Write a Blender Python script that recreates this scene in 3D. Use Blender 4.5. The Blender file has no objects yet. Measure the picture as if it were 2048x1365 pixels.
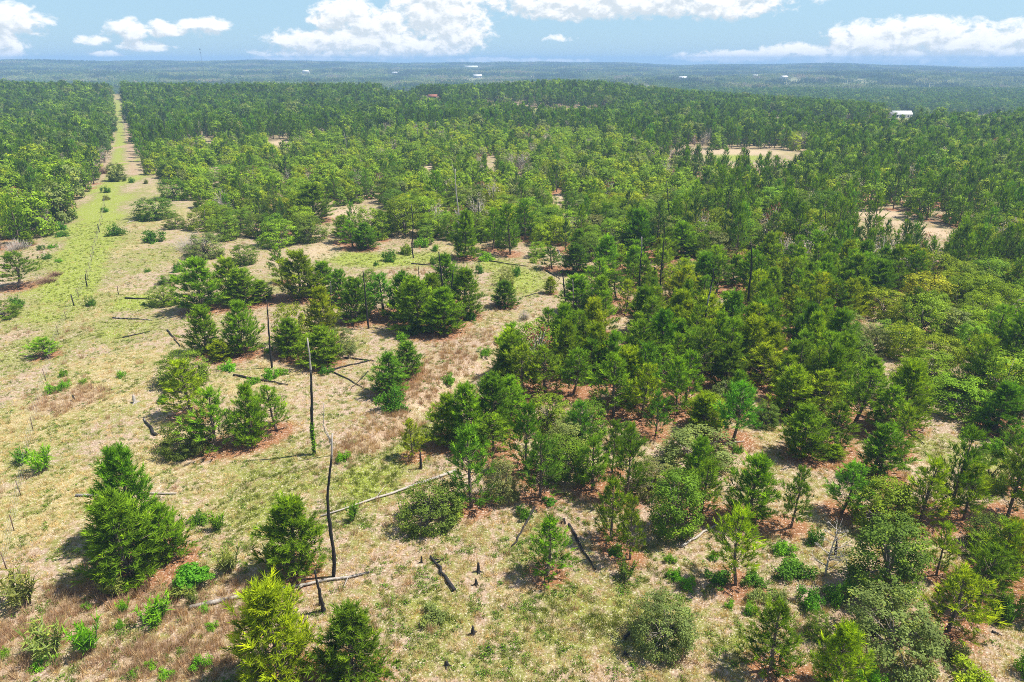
import bpy, math, random
import numpy as np
from mathutils import Vector

scene = bpy.context.scene
COL = scene.collection
rad = math.radians
RNG = np.random.default_rng(11)

# ------------------------------------------------------------------ camera and ground
CAM_Z, PITCH, FPX = 32.0, rad(22.4), 1365.0
SP, CP = math.sin(PITCH), math.cos(PITCH)


def smooth(a, b, x):
    t = np.clip((np.asarray(x, float) - a) / (b - a), 0, 1)
    return t * t * (3 - 2 * t)


def _waves(x, y, sc, seed, n=5):
    r = np.random.default_rng(seed)
    o = 0.0
    for i in range(n):
        a, p, k = r.uniform(0, 6.28), r.uniform(0, 6.28), r.uniform(0.6, 1.7) / sc
        o = o + np.sin((x * np.cos(a) + y * np.sin(a)) * k * 6.28 + p)
    return o / n


GULLY = []          # filled below: centre line of the dry gully (world x, y)


def terrain(x, y):
    x = np.asarray(x, float); y = np.asarray(y, float)
    d = np.maximum(np.hypot(x, y), 1e-3)
    az = np.degrees(np.arctan2(x, y))
    z = 0.35 * _waves(x, y, 60, 3) + 0.10 * _waves(x, y, 14, 4)
    # low hills beyond the clearing
    z = z + 11 * np.exp(-(((x + 470) / 170) ** 2 + ((y - 560) / 130) ** 2))
    z = z + 5 * np.exp(-(((x + 160) / 190) ** 2 + ((y - 600) / 90) ** 2))
    z = z + 7 * np.exp(-(((x - 48) / 62) ** 2 + ((y - 585) / 75) ** 2))
    # the land drops into a wide valley and rises to the far ridge
    edge = np.where(az < 8, 600.0, 600 - 10 * np.minimum(az - 8, 20))
    z = z - 17 * smooth(0, 420, d - edge)
    far = smooth(900, 1300, d)
    z = z + far * (7.0 * _waves(x, y, 900, 8) + 3.5 * _waves(x, y, 350, 9))
    rid = 33 - 0.36 * (az + 30) + 3.0 * np.sin(az * 0.31 + 1) + 1.5 * np.sin(az * 0.9)
    z = z + smooth(1900, 3500, d) * rid
    z = z + 0.55 * smooth(1500, 2200, d) * (1 - smooth(2200, 2700, d)) * (12 + 5 * np.sin(az * 0.23 + 2.2))
    if GULLY:
        q = np.full(np.shape(z), 1e9)
        for (ax, ay), (bx, by) in zip(GULLY[:-1], GULLY[1:]):
            vx, vy = bx - ax, by - ay
            t = np.clip(((x - ax) * vx + (y - ay) * vy) / (vx * vx + vy * vy), 0, 1)
            q = np.minimum(q, np.hypot(x - ax - t * vx, y - ay - t * vy))
        z = z - 0.9 * (1 - smooth(0.3, 1.9, q))
    return z


def G(px, py):
    """The point of the ground seen at pixel (px, py) of the 2048 x 1365 photograph."""
    a, k = (px - 1024) / FPX, (682.5 - py) / FPX
    d = np.array([a, CP + k * SP, -SP + k * CP])
    t = CAM_Z / max(-d[2], 1e-3)
    for _ in range(12):
        z = float(terrain(d[0] * t, d[1] * t))
        t = t * 0.4 + 0.6 * (CAM_Z - z) / max(-d[2], 1e-3)
    return np.array([d[0] * t, d[1] * t, float(terrain(d[0] * t, d[1] * t))])


def depth_of(p):
    return p[1] * CP - (p[2] - CAM_Z) * SP


def height_to(p, py):
    """Height of something that stands at ground point p and whose top is seen at row py."""
    k = (682.5 - py) / FPX
    return p[1] * (k * CP - SP) / (CP + k * SP) + CAM_Z - p[2]


def project(p):
    dx, dy, dz = p[..., 0], p[..., 1], p[..., 2] - CAM_Z
    dep = np.maximum(dy * CP - dz * SP, 0.1)
    return 1024 + FPX * dx / dep, 682.5 - FPX * (dy * SP + dz * CP) / dep


GULLY = []
_g = [G(*q)[:2] for q in [(770, 880), (850, 822), (905, 770), (965, 728), (1010, 690), (1075, 655)]]
GULLY = [tuple(q) for q in _g]

# ------------------------------------------------------------------ mesh helpers


def np_mesh(name, V, F, tint=None, smooth_sh=False, extra=None):
    """A mesh from a vertex array and one or several arrays of equally sized faces."""
    me = bpy.data.meshes.new(name)
    Fs = F if isinstance(F, list) else [F]
    Fs = [np.asarray(f, np.int32) for f in Fs if len(f)]
    me.vertices.add(len(V)); me.vertices.foreach_set("co", np.asarray(V, np.float32).ravel())
    nl = sum(f.size for f in Fs); nf = sum(len(f) for f in Fs)
    me.loops.add(nl); me.loops.foreach_set("vertex_index", np.concatenate([f.ravel() for f in Fs]))
    me.polygons.add(nf)
    sizes = np.concatenate([np.full(len(f), f.shape[1], np.int32) for f in Fs])
    me.polygons.foreach_set("loop_start", np.concatenate([[0], np.cumsum(sizes)[:-1]]).astype(np.int32))
    if smooth_sh:
        me.polygons.foreach_set("use_smooth", np.ones(nf, bool))
    me.update(calc_edges=True)
    ex = dict(extra or {})
    if tint is not None:
        ex["tint"] = tint
    for k, v in ex.items():
        at = me.attributes.new(k, "FLOAT", "POINT")
        at.data.foreach_set("value", np.asarray(v, np.float32))
    return me


def tube(path, radii, n=6):
    """Vertices and faces (quads, tris) of a tapering tube along a path, closed at both ends."""
    path = np.asarray(path, float); radii = np.asarray(radii, float)
    m = len(path)
    tan = np.gradient(path, axis=0)
    tan /= np.linalg.norm(tan, axis=1)[:, None] + 1e-9
    ref = np.array([0.0, 1.0, 0.0]) if abs(tan[0][1]) < 0.8 else np.array([1.0, 0, 0])
    u = np.cross(tan, ref); u /= np.linalg.norm(u, axis=1)[:, None] + 1e-9
    v = np.cross(tan, u)
    a = np.arange(n) * 2 * math.pi / n
    ring = u[:, None, :] * np.cos(a)[None, :, None] + v[:, None, :] * np.sin(a)[None, :, None]
    V = (path[:, None, :] + ring * radii[:, None, None]).reshape(-1, 3)
    q = []
    for i in range(m - 1):
        for j in range(n):
            k = (j + 1) % n
            q.append((i * n + j, i * n + k, (i + 1) * n + k, (i + 1) * n + j))
    c0, c1 = len(V), len(V) + 1
    V = np.vstack([V, path[0], path[-1]])
    t = [(c0, (j + 1) % n, j) for j in range(n)] + [(c1, (m - 1) * n + j, (m - 1) * n + (j + 1) % n) for j in range(n)]
    return V, np.array(q), np.array(t)


class Parts:
    """Collects tubes and boxes that make up ONE part."""
    def __init__(self):
        self.V, self.Q, self.T, self.n, self.A = [], [], [], 0, []

    def add(self, V, Q, T=None, a=0.0):
        self.V.append(V); self.Q.append(np.asarray(Q) + self.n)
        if T is not None and len(T):
            self.T.append(np.asarray(T) + self.n)
        self.A.append(np.full(len(V), a) if np.isscalar(a) else np.asarray(a))
        self.n += len(V)

    def tube(self, path, radii, n=6, a=0.0):
        V, Q, T = tube(path, radii, n)
        if not np.isscalar(a):
            a = np.concatenate([np.repeat(np.asarray(a), n), [a[0], a[-1]]])
        self.add(V, Q, T, a)

    def box(self, c, s, rz=0.0):
        c = np.asarray(c, float); s = np.asarray(s, float) / 2
        V = np.array([[i, j, k] for k in (-1, 1) for j in (-1, 1) for i in (-1, 1)], float) * s
        R = np.array([[math.cos(rz), -math.sin(rz), 0], [math.sin(rz), math.cos(rz), 0], [0, 0, 1]])
        self.add(V @ R.T + c, [(0, 2, 3, 1), (4, 5, 7, 6), (0, 1, 5, 4), (2, 6, 7, 3), (0, 4, 6, 2), (1, 3, 7, 5)])

    def mesh(self, name, sm=False):
        F = []
        if self.Q: F.append(np.vstack(self.Q))
        if self.T: F.append(np.vstack(self.T))
        return np_mesh(name, np.vstack(self.V), F, smooth_sh=sm, extra={"pale": np.concatenate(self.A)})


def link(name, me, mat, parent=None, loc=None, color=None):
    o = bpy.data.objects.new(name, me)
    COL.objects.link(o)
    if mat is not None and len(me.materials) == 0:
        me.materials.append(mat)
    if parent is not None:
        o.parent = parent
    if loc is not None:
        o.location = loc
    if color is not None:
        o.color = (*color, 1)
    return o


def tag(o, label=None, cat=None, group=None, kind=None):
    if label: o["label"] = label
    if cat: o["category"] = cat
    if group: o["group"] = group
    if kind: o["kind"] = kind
    return o


def empty(name, loc):
    o = bpy.data.objects.new(name, None)
    COL.objects.link(o)
    o.location = loc
    o.empty_display_size = 0.5
    return o


# ------------------------------------------------------------------ materials


def new_mat(name):
    m = bpy.data.materials.new(name)
    m.use_nodes = True
    nt = m.node_tree
    nt.nodes.clear()
    return m, nt


class N:
    """Small wrapper that writes node trees as expressions."""
    def __init__(self, nt):
        self.nt = nt

    def node(self, t, **kw):
        n = self.nt.nodes.new(t)
        for k, v in kw.items():
            setattr(n, k, v)
        return n

    def put(self, sock, v):
        if isinstance(v, bpy.types.NodeSocket):
            self.nt.links.new(v, sock)
        elif isinstance(v, (tuple, list)):
            sock.default_value = tuple(v) if len(v) == len(sock.default_value) else (*v, 1)
        else:
            sock.default_value = v

    def m(self, op, a, b=None, c=None, clamp=False):
        n = self.node("ShaderNodeMath", operation=op, use_clamp=clamp)
        for i, v in enumerate((a, b, c)):
            if v is not None:
                self.put(n.inputs[i], v)
        return n.outputs[0]

    def mix(self, f, a, b, blend="MIX"):
        n = self.node("ShaderNodeMix", data_type="RGBA", blend_type=blend, clamp_factor=True)
        self.put(n.inputs["Factor"], f)
        self.put(n.inputs[6], a); self.put(n.inputs[7], b)
        return n.outputs[2]

    def step(self, x, a, b):
        n = self.node("ShaderNodeMapRange", interpolation_type="SMOOTHSTEP")
        self.put(n.inputs["Value"], x)
        self.put(n.inputs["From Min"], a); self.put(n.inputs["From Max"], b)
        return n.outputs["Result"]

    def noise(self, vec, scale, detail=2.0, rough=0.5, dist=0.0):
        n = self.node("ShaderNodeTexNoise")
        if vec is not None:
            self.nt.links.new(vec, n.inputs["Vector"])
        n.inputs["Scale"].default_value = scale
        n.inputs["Detail"].default_value = detail
        n.inputs["Roughness"].default_value = rough
        n.inputs["Distortion"].default_value = dist
        return n.outputs["Fac"]

    def attr(self, name):
        return self.node("ShaderNodeAttribute", attribute_name=name).outputs["Fac"]


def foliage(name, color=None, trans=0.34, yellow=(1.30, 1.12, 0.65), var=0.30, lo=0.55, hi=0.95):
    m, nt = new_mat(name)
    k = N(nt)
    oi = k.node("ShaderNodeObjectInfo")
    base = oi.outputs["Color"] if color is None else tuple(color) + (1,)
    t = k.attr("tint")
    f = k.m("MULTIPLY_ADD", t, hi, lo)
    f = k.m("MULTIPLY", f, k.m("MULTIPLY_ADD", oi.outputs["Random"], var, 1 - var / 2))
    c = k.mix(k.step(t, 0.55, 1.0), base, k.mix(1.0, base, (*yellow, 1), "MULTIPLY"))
    vm = k.node("ShaderNodeVectorMath", operation="SCALE")
    k.put(vm.inputs[0], c); k.put(vm.inputs["Scale"], f)
    col = vm.outputs[0]
    p = k.node("ShaderNodeBsdfPrincipled")
    k.put(p.inputs["Base Color"], col)
    p.inputs["Roughness"].default_value = 0.55
    p.inputs["Specular IOR Level"].default_value = 0.06
    tr = k.node("ShaderNodeBsdfTranslucent")
    k.put(tr.inputs["Color"], k.mix(1.0, col, (1.35, 1.25, 0.45, 1), "MULTIPLY"))
    ms = k.node("ShaderNodeMixShader")
    ms.inputs[0].default_value = trans
    nt.links.new(p.outputs[0], ms.inputs[1]); nt.links.new(tr.outputs[0], ms.inputs[2])
    out = k.node("ShaderNodeOutputMaterial")
    nt.links.new(ms.outputs[0], out.inputs["Surface"])
    return m


def simple(name, c1, c2, scale=6.0, rough=0.85, bump=0.0, stretch=None):
    """Two colours broken up by noise, in object space."""
    m, nt = new_mat(name)
    k = N(nt)
    tc = k.node("ShaderNodeTexCoord")
    vec = tc.outputs["Object"]
    if stretch:
        mp = k.node("ShaderNodeMapping")
        mp.inputs["Scale"].default_value = stretch
        nt.links.new(vec, mp.inputs[0]); vec = mp.outputs[0]
    n = k.noise(vec, scale, 4, 0.6)
    p = k.node("ShaderNodeBsdfPrincipled")
    k.put(p.inputs["Base Color"], k.mix(k.step(n, 0.35, 0.65), (*c1, 1), (*c2, 1)))
    p.inputs["Roughness"].default_value = rough
    p.inputs["Specular IOR Level"].default_value = 0.2
    if bump:
        b = k.node("ShaderNodeBump"); b.inputs["Strength"].default_value = bump
        nt.links.new(n, b.inputs["Height"]); nt.links.new(b.outputs[0], p.inputs["Normal"])
    out = k.node("ShaderNodeOutputMaterial")
    nt.links.new(p.outputs[0], out.inputs["Surface"])
    return m


def deadwood(name):
    """Charred wood where the vertex attribute pale is 0, silvery bare wood where it is 1."""
    m, nt = new_mat(name)
    k = N(nt)
    tc = k.node("ShaderNodeTexCoord")
    n = k.noise(tc.outputs["Object"], 2.2, 5, 0.65)
    n2 = k.noise(tc.outputs["Object"], 14, 3, 0.6)
    pal = k.step(k.m("ADD", k.attr("pale"), k.m("MULTIPLY_ADD", n, 0.9, -0.45)), 0.40, 0.62)
    char = k.mix(k.step(n2, 0.45, 0.75), (0.010, 0.009, 0.009, 1), (0.05, 0.046, 0.043, 1))
    bare = k.mix(n2, (0.22, 0.19, 0.16, 1), (0.55, 0.50, 0.44, 1))
    p = k.node("ShaderNodeBsdfPrincipled")
    k.put(p.inputs["Base Color"], k.mix(pal, char, bare))
    p.inputs["Roughness"].default_value = 0.8
    b = k.node("ShaderNodeBump"); b.inputs["Strength"].default_value = 0.5; b.inputs["Distance"].default_value = 0.03
    nt.links.new(n2, b.inputs["Height"]); nt.links.new(b.outputs[0], p.inputs["Normal"])
    out = k.node("ShaderNodeOutputMaterial")
    nt.links.new(p.outputs[0], out.inputs["Surface"])
    return m


M_LEAF = foliage("leaf_by_object_colour")
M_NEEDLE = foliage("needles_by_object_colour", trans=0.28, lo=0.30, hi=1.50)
M_PINEBARK = simple("pine_bark", (0.10, 0.075, 0.055), (0.22, 0.17, 0.13), 7, bump=0.3)
M_OAKBARK = simple("grey_bark", (0.13, 0.11, 0.09), (0.27, 0.24, 0.20), 8, bump=0.3)
M_DEAD = deadwood("charred_wood")
M_PALEWOOD = simple("bleached_wood", (0.34, 0.29, 0.25), (0.58, 0.53, 0.47), 9)
M_STEEL = simple("rusty_steel", (0.08, 0.05, 0.035), (0.17, 0.11, 0.08), 12)
M_WIRE = simple("galvanised_wire", (0.30, 0.29, 0.28), (0.42, 0.41, 0.40), 12, rough=0.5)

# tones (linear base colours) for whole crowns
T_PINE = (0.171, 0.296, 0.015)
T_PINE_Y = (0.245, 0.344, 0.012)
T_PINE_D = (0.120, 0.228, 0.013)
T_PINE_B = (0.134, 0.289, 0.024)
T_OAK = (0.152, 0.253, 0.024)        # mid green
T_OAK_D = (0.140, 0.201, 0.029)      # dark olive
T_OAK_G = (0.220, 0.276, 0.076)      # grey green
T_OAK_B = (0.226, 0.356, 0.022)      # fresh light green
T_OAK_Y = (0.305, 0.397, 0.020)      # yellow green
T_SHRUB = (0.159, 0.356, 0.017)
T_SHRUB_D = (0.091, 0.218, 0.019)
T_BRICK = (0.26, 0.12, 0.07)

# ------------------------------------------------------------------ tree meshes


def unit(v):
    return v / (np.linalg.norm(v, axis=-1, keepdims=True) + 1e-9)


def blades(pos, direc, length, width, tint, rng):
    """One narrow triangle per entry."""
    n = len(pos)
    side = unit(np.cross(direc, rng.normal(size=(n, 3))))
    a = pos - side * (width / 2)[:, None]
    b = pos + side * (width / 2)[:, None]
    c = pos + direc * length[:, None]
    V = np.stack([a, b, c], 1).reshape(-1, 3)
    return V, np.arange(3 * n).reshape(-1, 3), np.repeat(tint, 3)


def pine_meshes(seed, H=7.0, R=1.7, cs=0.22, nb=5, needles=18, nw=0.048, nl=0.37, step=0.50, dens=0.74, gaps=0.12, name="pine"):
    rng = np.random.default_rng(seed)
    P = Parts()
    bend = rng.normal(0, 0.10, 2)
    ax = lambda z: np.array([bend[0] * math.sin(z / H * 2.6), bend[1] * math.sin(z / H * 3.1), z])
    zs = np.linspace(-0.25, H * 0.985, 12)
    P.tube([ax(z) for z in zs], 0.105 * (H / 7) * (1 - zs.clip(0) / H) ** 0.8 + 0.012, 7)
    pos, axi, siz, tnt = [], [], [], []
    z = cs * H
    lop = rng.uniform(0, 6.28)
    while z < H * 0.97:
        t = (z - cs * H) / (H - cs * H)
        env = (1 - t) ** 0.62 * (0.70 + 0.30 * min(1, t / 0.25)) + 0.09
        n = max(3, int(round(nb + rng.normal(0, 0.9))))
        a0 = rng.uniform(0, 6.28)
        for i in range(n):
            if rng.random() < gaps:
                continue
            a = a0 + i * 6.28 / n + rng.normal(0, 0.25)
            L = R * env * rng.uniform(0.55, 1.25) * (1 + 0.14 * math.cos(a - lop))
            e = rad(-4 + 52 * t + rng.normal(0, 8))
            out = np.array([math.cos(a), math.sin(a), 0])
            per = np.array([-math.sin(a), math.cos(a), 0])
            f = lambda s: ax(z) + out * L * s * math.cos(e) + np.array([0, 0, L * (s * math.sin(e) + 0.22 * s * s)])
            if L > 0.5:
                P.tube([f(0), f(0.45), f(0.9)], [0.032 * (H / 7), 0.022, 0.008], 4, 0.35)
            m = max(2, int((2.2 + L * 4.2) * dens))
            for j in range(m):
                s = 0.38 + 0.66 * (j + rng.uniform(0, 0.8)) / m
                w = rng.normal(0, 0.20) * L * (0.5 + 0.5 * s) if j < m - 1 else 0
                p = f(s) + per * w + np.array([0, 0, rng.normal(0.05, 0.06)])
                pos.append(p)
                axi.append(out * (0.55 - 0.30 * t) + per * np.sign(w) * 0.20 + np.array([0, 0, 0.80 + 0.4 * t]) + rng.normal(0, 0.24, 3))
                siz.append(rng.uniform(0.75, 1.25))
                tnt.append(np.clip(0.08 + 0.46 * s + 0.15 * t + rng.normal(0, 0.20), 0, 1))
        z += step * rng.uniform(0.8, 1.2)
    if cs > 0.12:          # dead lower branches
        for j in range(9):
            a = rng.uniform(0, 6.28); q = ax(rng.uniform(0.10, cs + 0.05) * H); L = R * rng.uniform(0.25, 0.6)
            v = np.array([math.cos(a), math.sin(a), rng.uniform(-.2, .3)]) * L
            P.tube([q, q + v * .5, q + v + np.array([0, 0, -.05])], [0.02, 0.014, 0.006], 4, 0.7)
    for j in range(4):
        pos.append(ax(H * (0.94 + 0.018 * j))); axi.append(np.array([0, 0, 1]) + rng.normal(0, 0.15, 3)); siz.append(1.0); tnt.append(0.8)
    pos, axi, siz, tnt = np.array(pos), unit(np.array(axi)), np.array(siz), np.array(tnt)
    k = needles
    A = np.repeat(axi, k, 0); n = len(A)
    u = np.tile(np.linspace(0, 1, k), len(pos)) + rng.uniform(-0.03, 0.03, n)
    S = np.repeat(siz, k) * nl
    per = unit(np.cross(A, rng.normal(size=(n, 3))))
    phi = (0.95 - 0.62 * u) * rng.uniform(0.7, 1.2, n)
    D = A * np.cos(phi)[:, None] + per * np.sin(phi)[:, None]
    Q = np.repeat(pos, k, 0) + A * (u * S * 1.05)[:, None]
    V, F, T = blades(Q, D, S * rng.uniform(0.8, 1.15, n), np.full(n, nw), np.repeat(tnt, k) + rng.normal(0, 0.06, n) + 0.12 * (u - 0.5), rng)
    return P.mesh(name + "_trunk", True), np_mesh(name + "_crown", V, F, tint=np.clip(T, 0, 1))


def leaf_quads(pos, nor, ln, wd, tint, rng):
    n = len(pos)
    a = unit(np.cross(nor, rng.normal(size=(n, 3))))
    b = np.cross(nor, a)
    V = np.stack([pos - a * ln[:, None] / 2, pos + b * wd[:, None] / 2, pos + a * ln[:, None] / 2, pos - b * wd[:, None] / 2], 1)
    return V.reshape(-1, 3), np.arange(4 * n).reshape(-1, 4), np.repeat(tint, 4)


def broadleaf_meshes(seed, H=4.6, R=2.4, lift=0.02, clumps=210, leaves=52, leaf=0.125, cr=0.36, stems=6, lobes=6, hollow=0.45, name="broadleaf", sparse=0.0, pale_stem=0.4, nrand=0.42):
    """Open-grown crown: leaf clumps spread through a lumpy dome, on several stems."""
    rng = np.random.default_rng(seed)
    ld = unit(rng.normal(size=(lobes, 3)) + np.array([0, 0, 0.25])); ls = rng.uniform(0.10, 0.34, lobes)
    u = rng.uniform(0, 1, clumps) ** 0.85
    hh = np.where(rng.random(clumps) < 0.26, rng.uniform(0, 0.26, clumps), u * 0.94)
    an = rng.uniform(0, 2 * math.pi, clumps)
    prof = np.where(hh > 0.34, np.sqrt(np.clip(1 - ((hh - 0.34) / 0.66) ** 2, 0.03, 1)), 0.86 + 0.14 * hh / 0.34)
    d = unit(np.stack([np.cos(an) * prof, np.sin(an) * prof, (hh - 0.3) * 1.3], 1))
    lump = 0.76 + np.max(np.clip((d @ ld.T - 0.55) / 0.45, 0, 1) * ls, 1)
    q = np.where(hh < 0.26, rng.uniform(0.72, 1.0, clumps), rng.uniform(hollow ** 2, 1.0, clumps) ** 0.5)
    C = np.stack([np.cos(an) * prof * R * lump * q, np.sin(an) * prof * R * lump * q, H * (lift + (1 - lift) * hh * (0.86 + 0.14 * lump))], 1)
    C[:, 2] = np.maximum(C[:, 2], lift * H + 0.15 + rng.uniform(0, 0.1, clumps))
    P = Parts()
    sel = rng.permutation(len(C))[:stems * 3]
    top = np.array([0, 0, H * (0.5 + 0.3 * lift)])
    P.tube([(0, 0, -0.25), (0.04, 0.02, H * (0.18 + 0.5 * lift)), top], [0.10 * H / 4.6, 0.075 * H / 4.6, 0.02], 6, pale_stem)
    for i, c in enumerate(sel):
        q = C[c]
        z0 = H * (rng.uniform(0.02, 0.30) + 0.5 * lift) if i >= stems else H * 0.02 * rng.random() + 0.5 * lift * H
        st = np.array([0.02 * rng.normal(), 0.02 * rng.normal(), z0])
        mid = st * 0.45 + q * 0.55 + np.array([0, 0, 0.10 * H * rng.uniform(-0.3, 0.9)])
        mid[:2] *= 0.85
        P.tube([st, mid, q], [0.05 * H / 4.6, 0.032 * H / 4.6, 0.008], 4, pale_stem)
    k = leaves
    n = len(C) * k
    off = rng.normal(size=(n, 3)); off = unit(off) * (rng.uniform(0, 1, n) ** 0.45)[:, None]
    rr = np.repeat(cr * rng.uniform(0.7, 1.25, len(C)), k)
    pos = np.repeat(C, k, 0) + off * rr[:, None] * np.array([1, 1, 0.72])
    pos[:, 2] = np.maximum(pos[:, 2], 0.04)
    nor = unit(off * 0.55 + np.repeat(d, k, 0) * 0.55 + np.array([0, 0, 0.45]) + rng.normal(0, nrand, (n, 3)))
    tc = np.clip(0.40 + rng.normal(0, 0.20, len(C)), 0, 1)
    tt = np.clip(np.repeat(tc, k) + rng.normal(0, 0.13, n), 0, 1)
    keep = rng.random(n) > sparse
    pos, nor, tt = pos[keep], nor[keep], tt[keep]; n = len(pos)
    ln = leaf * rng.uniform(0.7, 1.3, n)
    V, F, T = leaf_quads(pos, nor, ln, ln * 0.62, tt, rng)
    return P.mesh(name + "_trunk", True), np_mesh(name + "_crown", V, F, tint=T)


def shrub_meshes(seed, H=1.0, R=0.8, clumps=60, leaves=34, leaf=0.10, upright=False):
    rng = np.random.default_rng(seed)
    P = Parts()
    if upright:          # feathery stalks
        ps, dr, tn = [], [], []
        for i in range(16):
            a = rng.uniform(0, 6.28); tilt = rng.uniform(0.05, 0.5)
            dirn = unit(np.array([math.cos(a) * tilt, math.sin(a) * tilt, 1.0]))
            b = np.array([math.cos(a), math.sin(a), 0]) * R * 0.25 * rng.random()
            L = H * rng.uniform(0.6, 1.05)
            P.tube([b - np.array([0, 0, 0.1]), b + dirn * L * 0.9], [0.014, 0.005], 4, 0.3)
            m = 34
            s = rng.uniform(0.18, 1.0, m) * L
            ps.append(b + dirn * s[:, None])
            dr.append(unit(rng.normal(0, 0.6, (m, 3)) + dirn * 0.7)); tn.append(np.clip(0.35 + 0.4 * s / L + rng.normal(0, 0.1, m), 0, 1))
        ps, dr, tn = np.vstack(ps), np.vstack(dr), np.concatenate(tn)
        V, F, T = blades(ps, dr, rng.uniform(0.16, 0.34, len(ps)), np.full(len(ps), 0.05), tn, rng)
        return P.mesh("shrub_stem"), np_mesh("shrub_foliage", V, F, tint=T)
    d = unit(rng.normal(size=(clumps, 3))); d[:, 2] = np.abs(d[:, 2])
    lob = 1 + 0.42 * np.sin(np.arctan2(d[:, 1], d[:, 0]) * 3 + rng.uniform(0, 6))
    C = d * np.array([R, R, H * 0.88]) * (rng.uniform(0.25, 1, clumps) ** 0.5 * lob)[:, None] * 0.86
    for c in C[:9]:
        P.tube([(0, 0, -0.1), c * 0.5 + np.array([0, 0, 0.08]), c], [0.025, 0.015, 0.005], 4, 0.3)
    n = clumps * leaves
    off = unit(rng.normal(size=(n, 3))) * (rng.uniform(0, 1, n) ** 0.45)[:, None]
    pos = np.repeat(C, leaves, 0) + off * 0.21 * (R / 0.8)
    pos[:, 2] = np.maximum(pos[:, 2], 0.03)
    nor = unit(off * 0.6 + np.array([0, 0, 0.6]) + rng.normal(0, 0.5, (n, 3)))
    tt = np.clip(np.repeat(rng.normal(0.5, 0.16, clumps), leaves) + rng.normal(0, 0.14, n), 0, 1)
    ln = leaf * rng.uniform(0.7, 1.3, n)
    V, F, T = leaf_quads(pos, nor, ln, ln * 0.6, tt, rng)
    return P.mesh("shrub_stem"), np_mesh("shrub_foliage", V, F, tint=T)


PINE_OPEN = [pine_meshes(s, 7.0, 1.55, c, nb=5, gaps=g, dens=0.85) for s, c, g in ((1, 0.20, .18), (2, 0.14, .14), (3, 0.26, .22), (4, 0.18, .16), (5, 0.10, .12))]
PINE_DENSE = [pine_meshes(s, 7.0, 1.75, 0.05, nb=7, dens=1.20, gaps=0.05, name="dense_pine") for s in (21, 22, 23, 24)]
BROAD = [broadleaf_meshes(s, 4.6, 2.4) for s in (31, 32, 33, 34)]                       # domes to the ground
BROAD_UP = [broadleaf_meshes(s, 6.0, 2.0, lift=0.10, clumps=200, leaves=50, leaf=0.135, cr=0.42, lobes=8) for s in (41, 42, 43)]
BROAD_THIN = [broadleaf_meshes(s, 4.6, 2.3, clumps=210, leaves=50, leaf=0.125, pale_stem=0.55) for s in (51, 52)]
SHRUB = [shrub_meshes(s) for s in (61, 62, 63)]
SHRUB_UP = [shrub_meshes(s, 1.2, 0.8, upright=True) for s in (71, 72)]
# lighter meshes for the woods farther off
PINE_MID = [pine_meshes(s, 7.0, 1.65, c, nb=4, needles=7, nw=0.12, nl=0.56, step=0.62, dens=0.55, name="far_pine") for s, c in ((81, .2), (82, .15), (83, .25), (84, .1))]
BROAD_MID = [broadleaf_meshes(s, 5.0, 2.3, lift=0.05, clumps=95, leaves=20, leaf=0.30, cr=0.52, nrand=0.25, stems=3, name="far_broadleaf") for s in (91, 92, 93)]
BARE_MID = [broadleaf_meshes(s, 6.0, 2.2, lift=0.15, clumps=60, leaves=6, leaf=0.30, cr=0.6, stems=14, name="far_bare_tree", pale_stem=0.9) for s in (95, 96)]

# ------------------------------------------------------------------ things: one Empty + trunk + crown
TREES = []          # dicts: kind, xy, z, h, label parts


_EXT = {}


def extent(me):
    """Radius and height of a crown as it reads from afar."""
    if me.name not in _EXT:
        v = np.empty(len(me.vertices) * 3, np.float32); me.vertices.foreach_get("co", v); v = v.reshape(-1, 3)
        _EXT[me.name] = (float(np.percentile(np.hypot(v[:, 0], v[:, 1]), 96 if "dense" in me.name else 91)), float(np.percentile(v[:, 2], 99.7)))
    return _EXT[me.name]


def place(kind, meshes, base, r0h0, r, h, tone, barks, rz=None, lean=(0, 0), names=("trunk", "crown"), mat=None):
    e = empty(kind, base)
    lean = (lean[0] + RNG.normal(0, .035), lean[1] + RNG.normal(0, .035))
    e.rotation_euler = (lean[0], lean[1], RNG.uniform(0, 6.28) if rz is None else rz)
    r0h0 = extent(meshes[1])
    sx = r / r0h0[0]; sz = h / r0h0[1]
    e.scale = (sx, sx, sz)
    j = RNG.uniform(0.9, 1.1, 3)
    link(names[0], meshes[0], barks, e)
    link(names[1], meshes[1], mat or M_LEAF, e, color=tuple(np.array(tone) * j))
    return e


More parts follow.
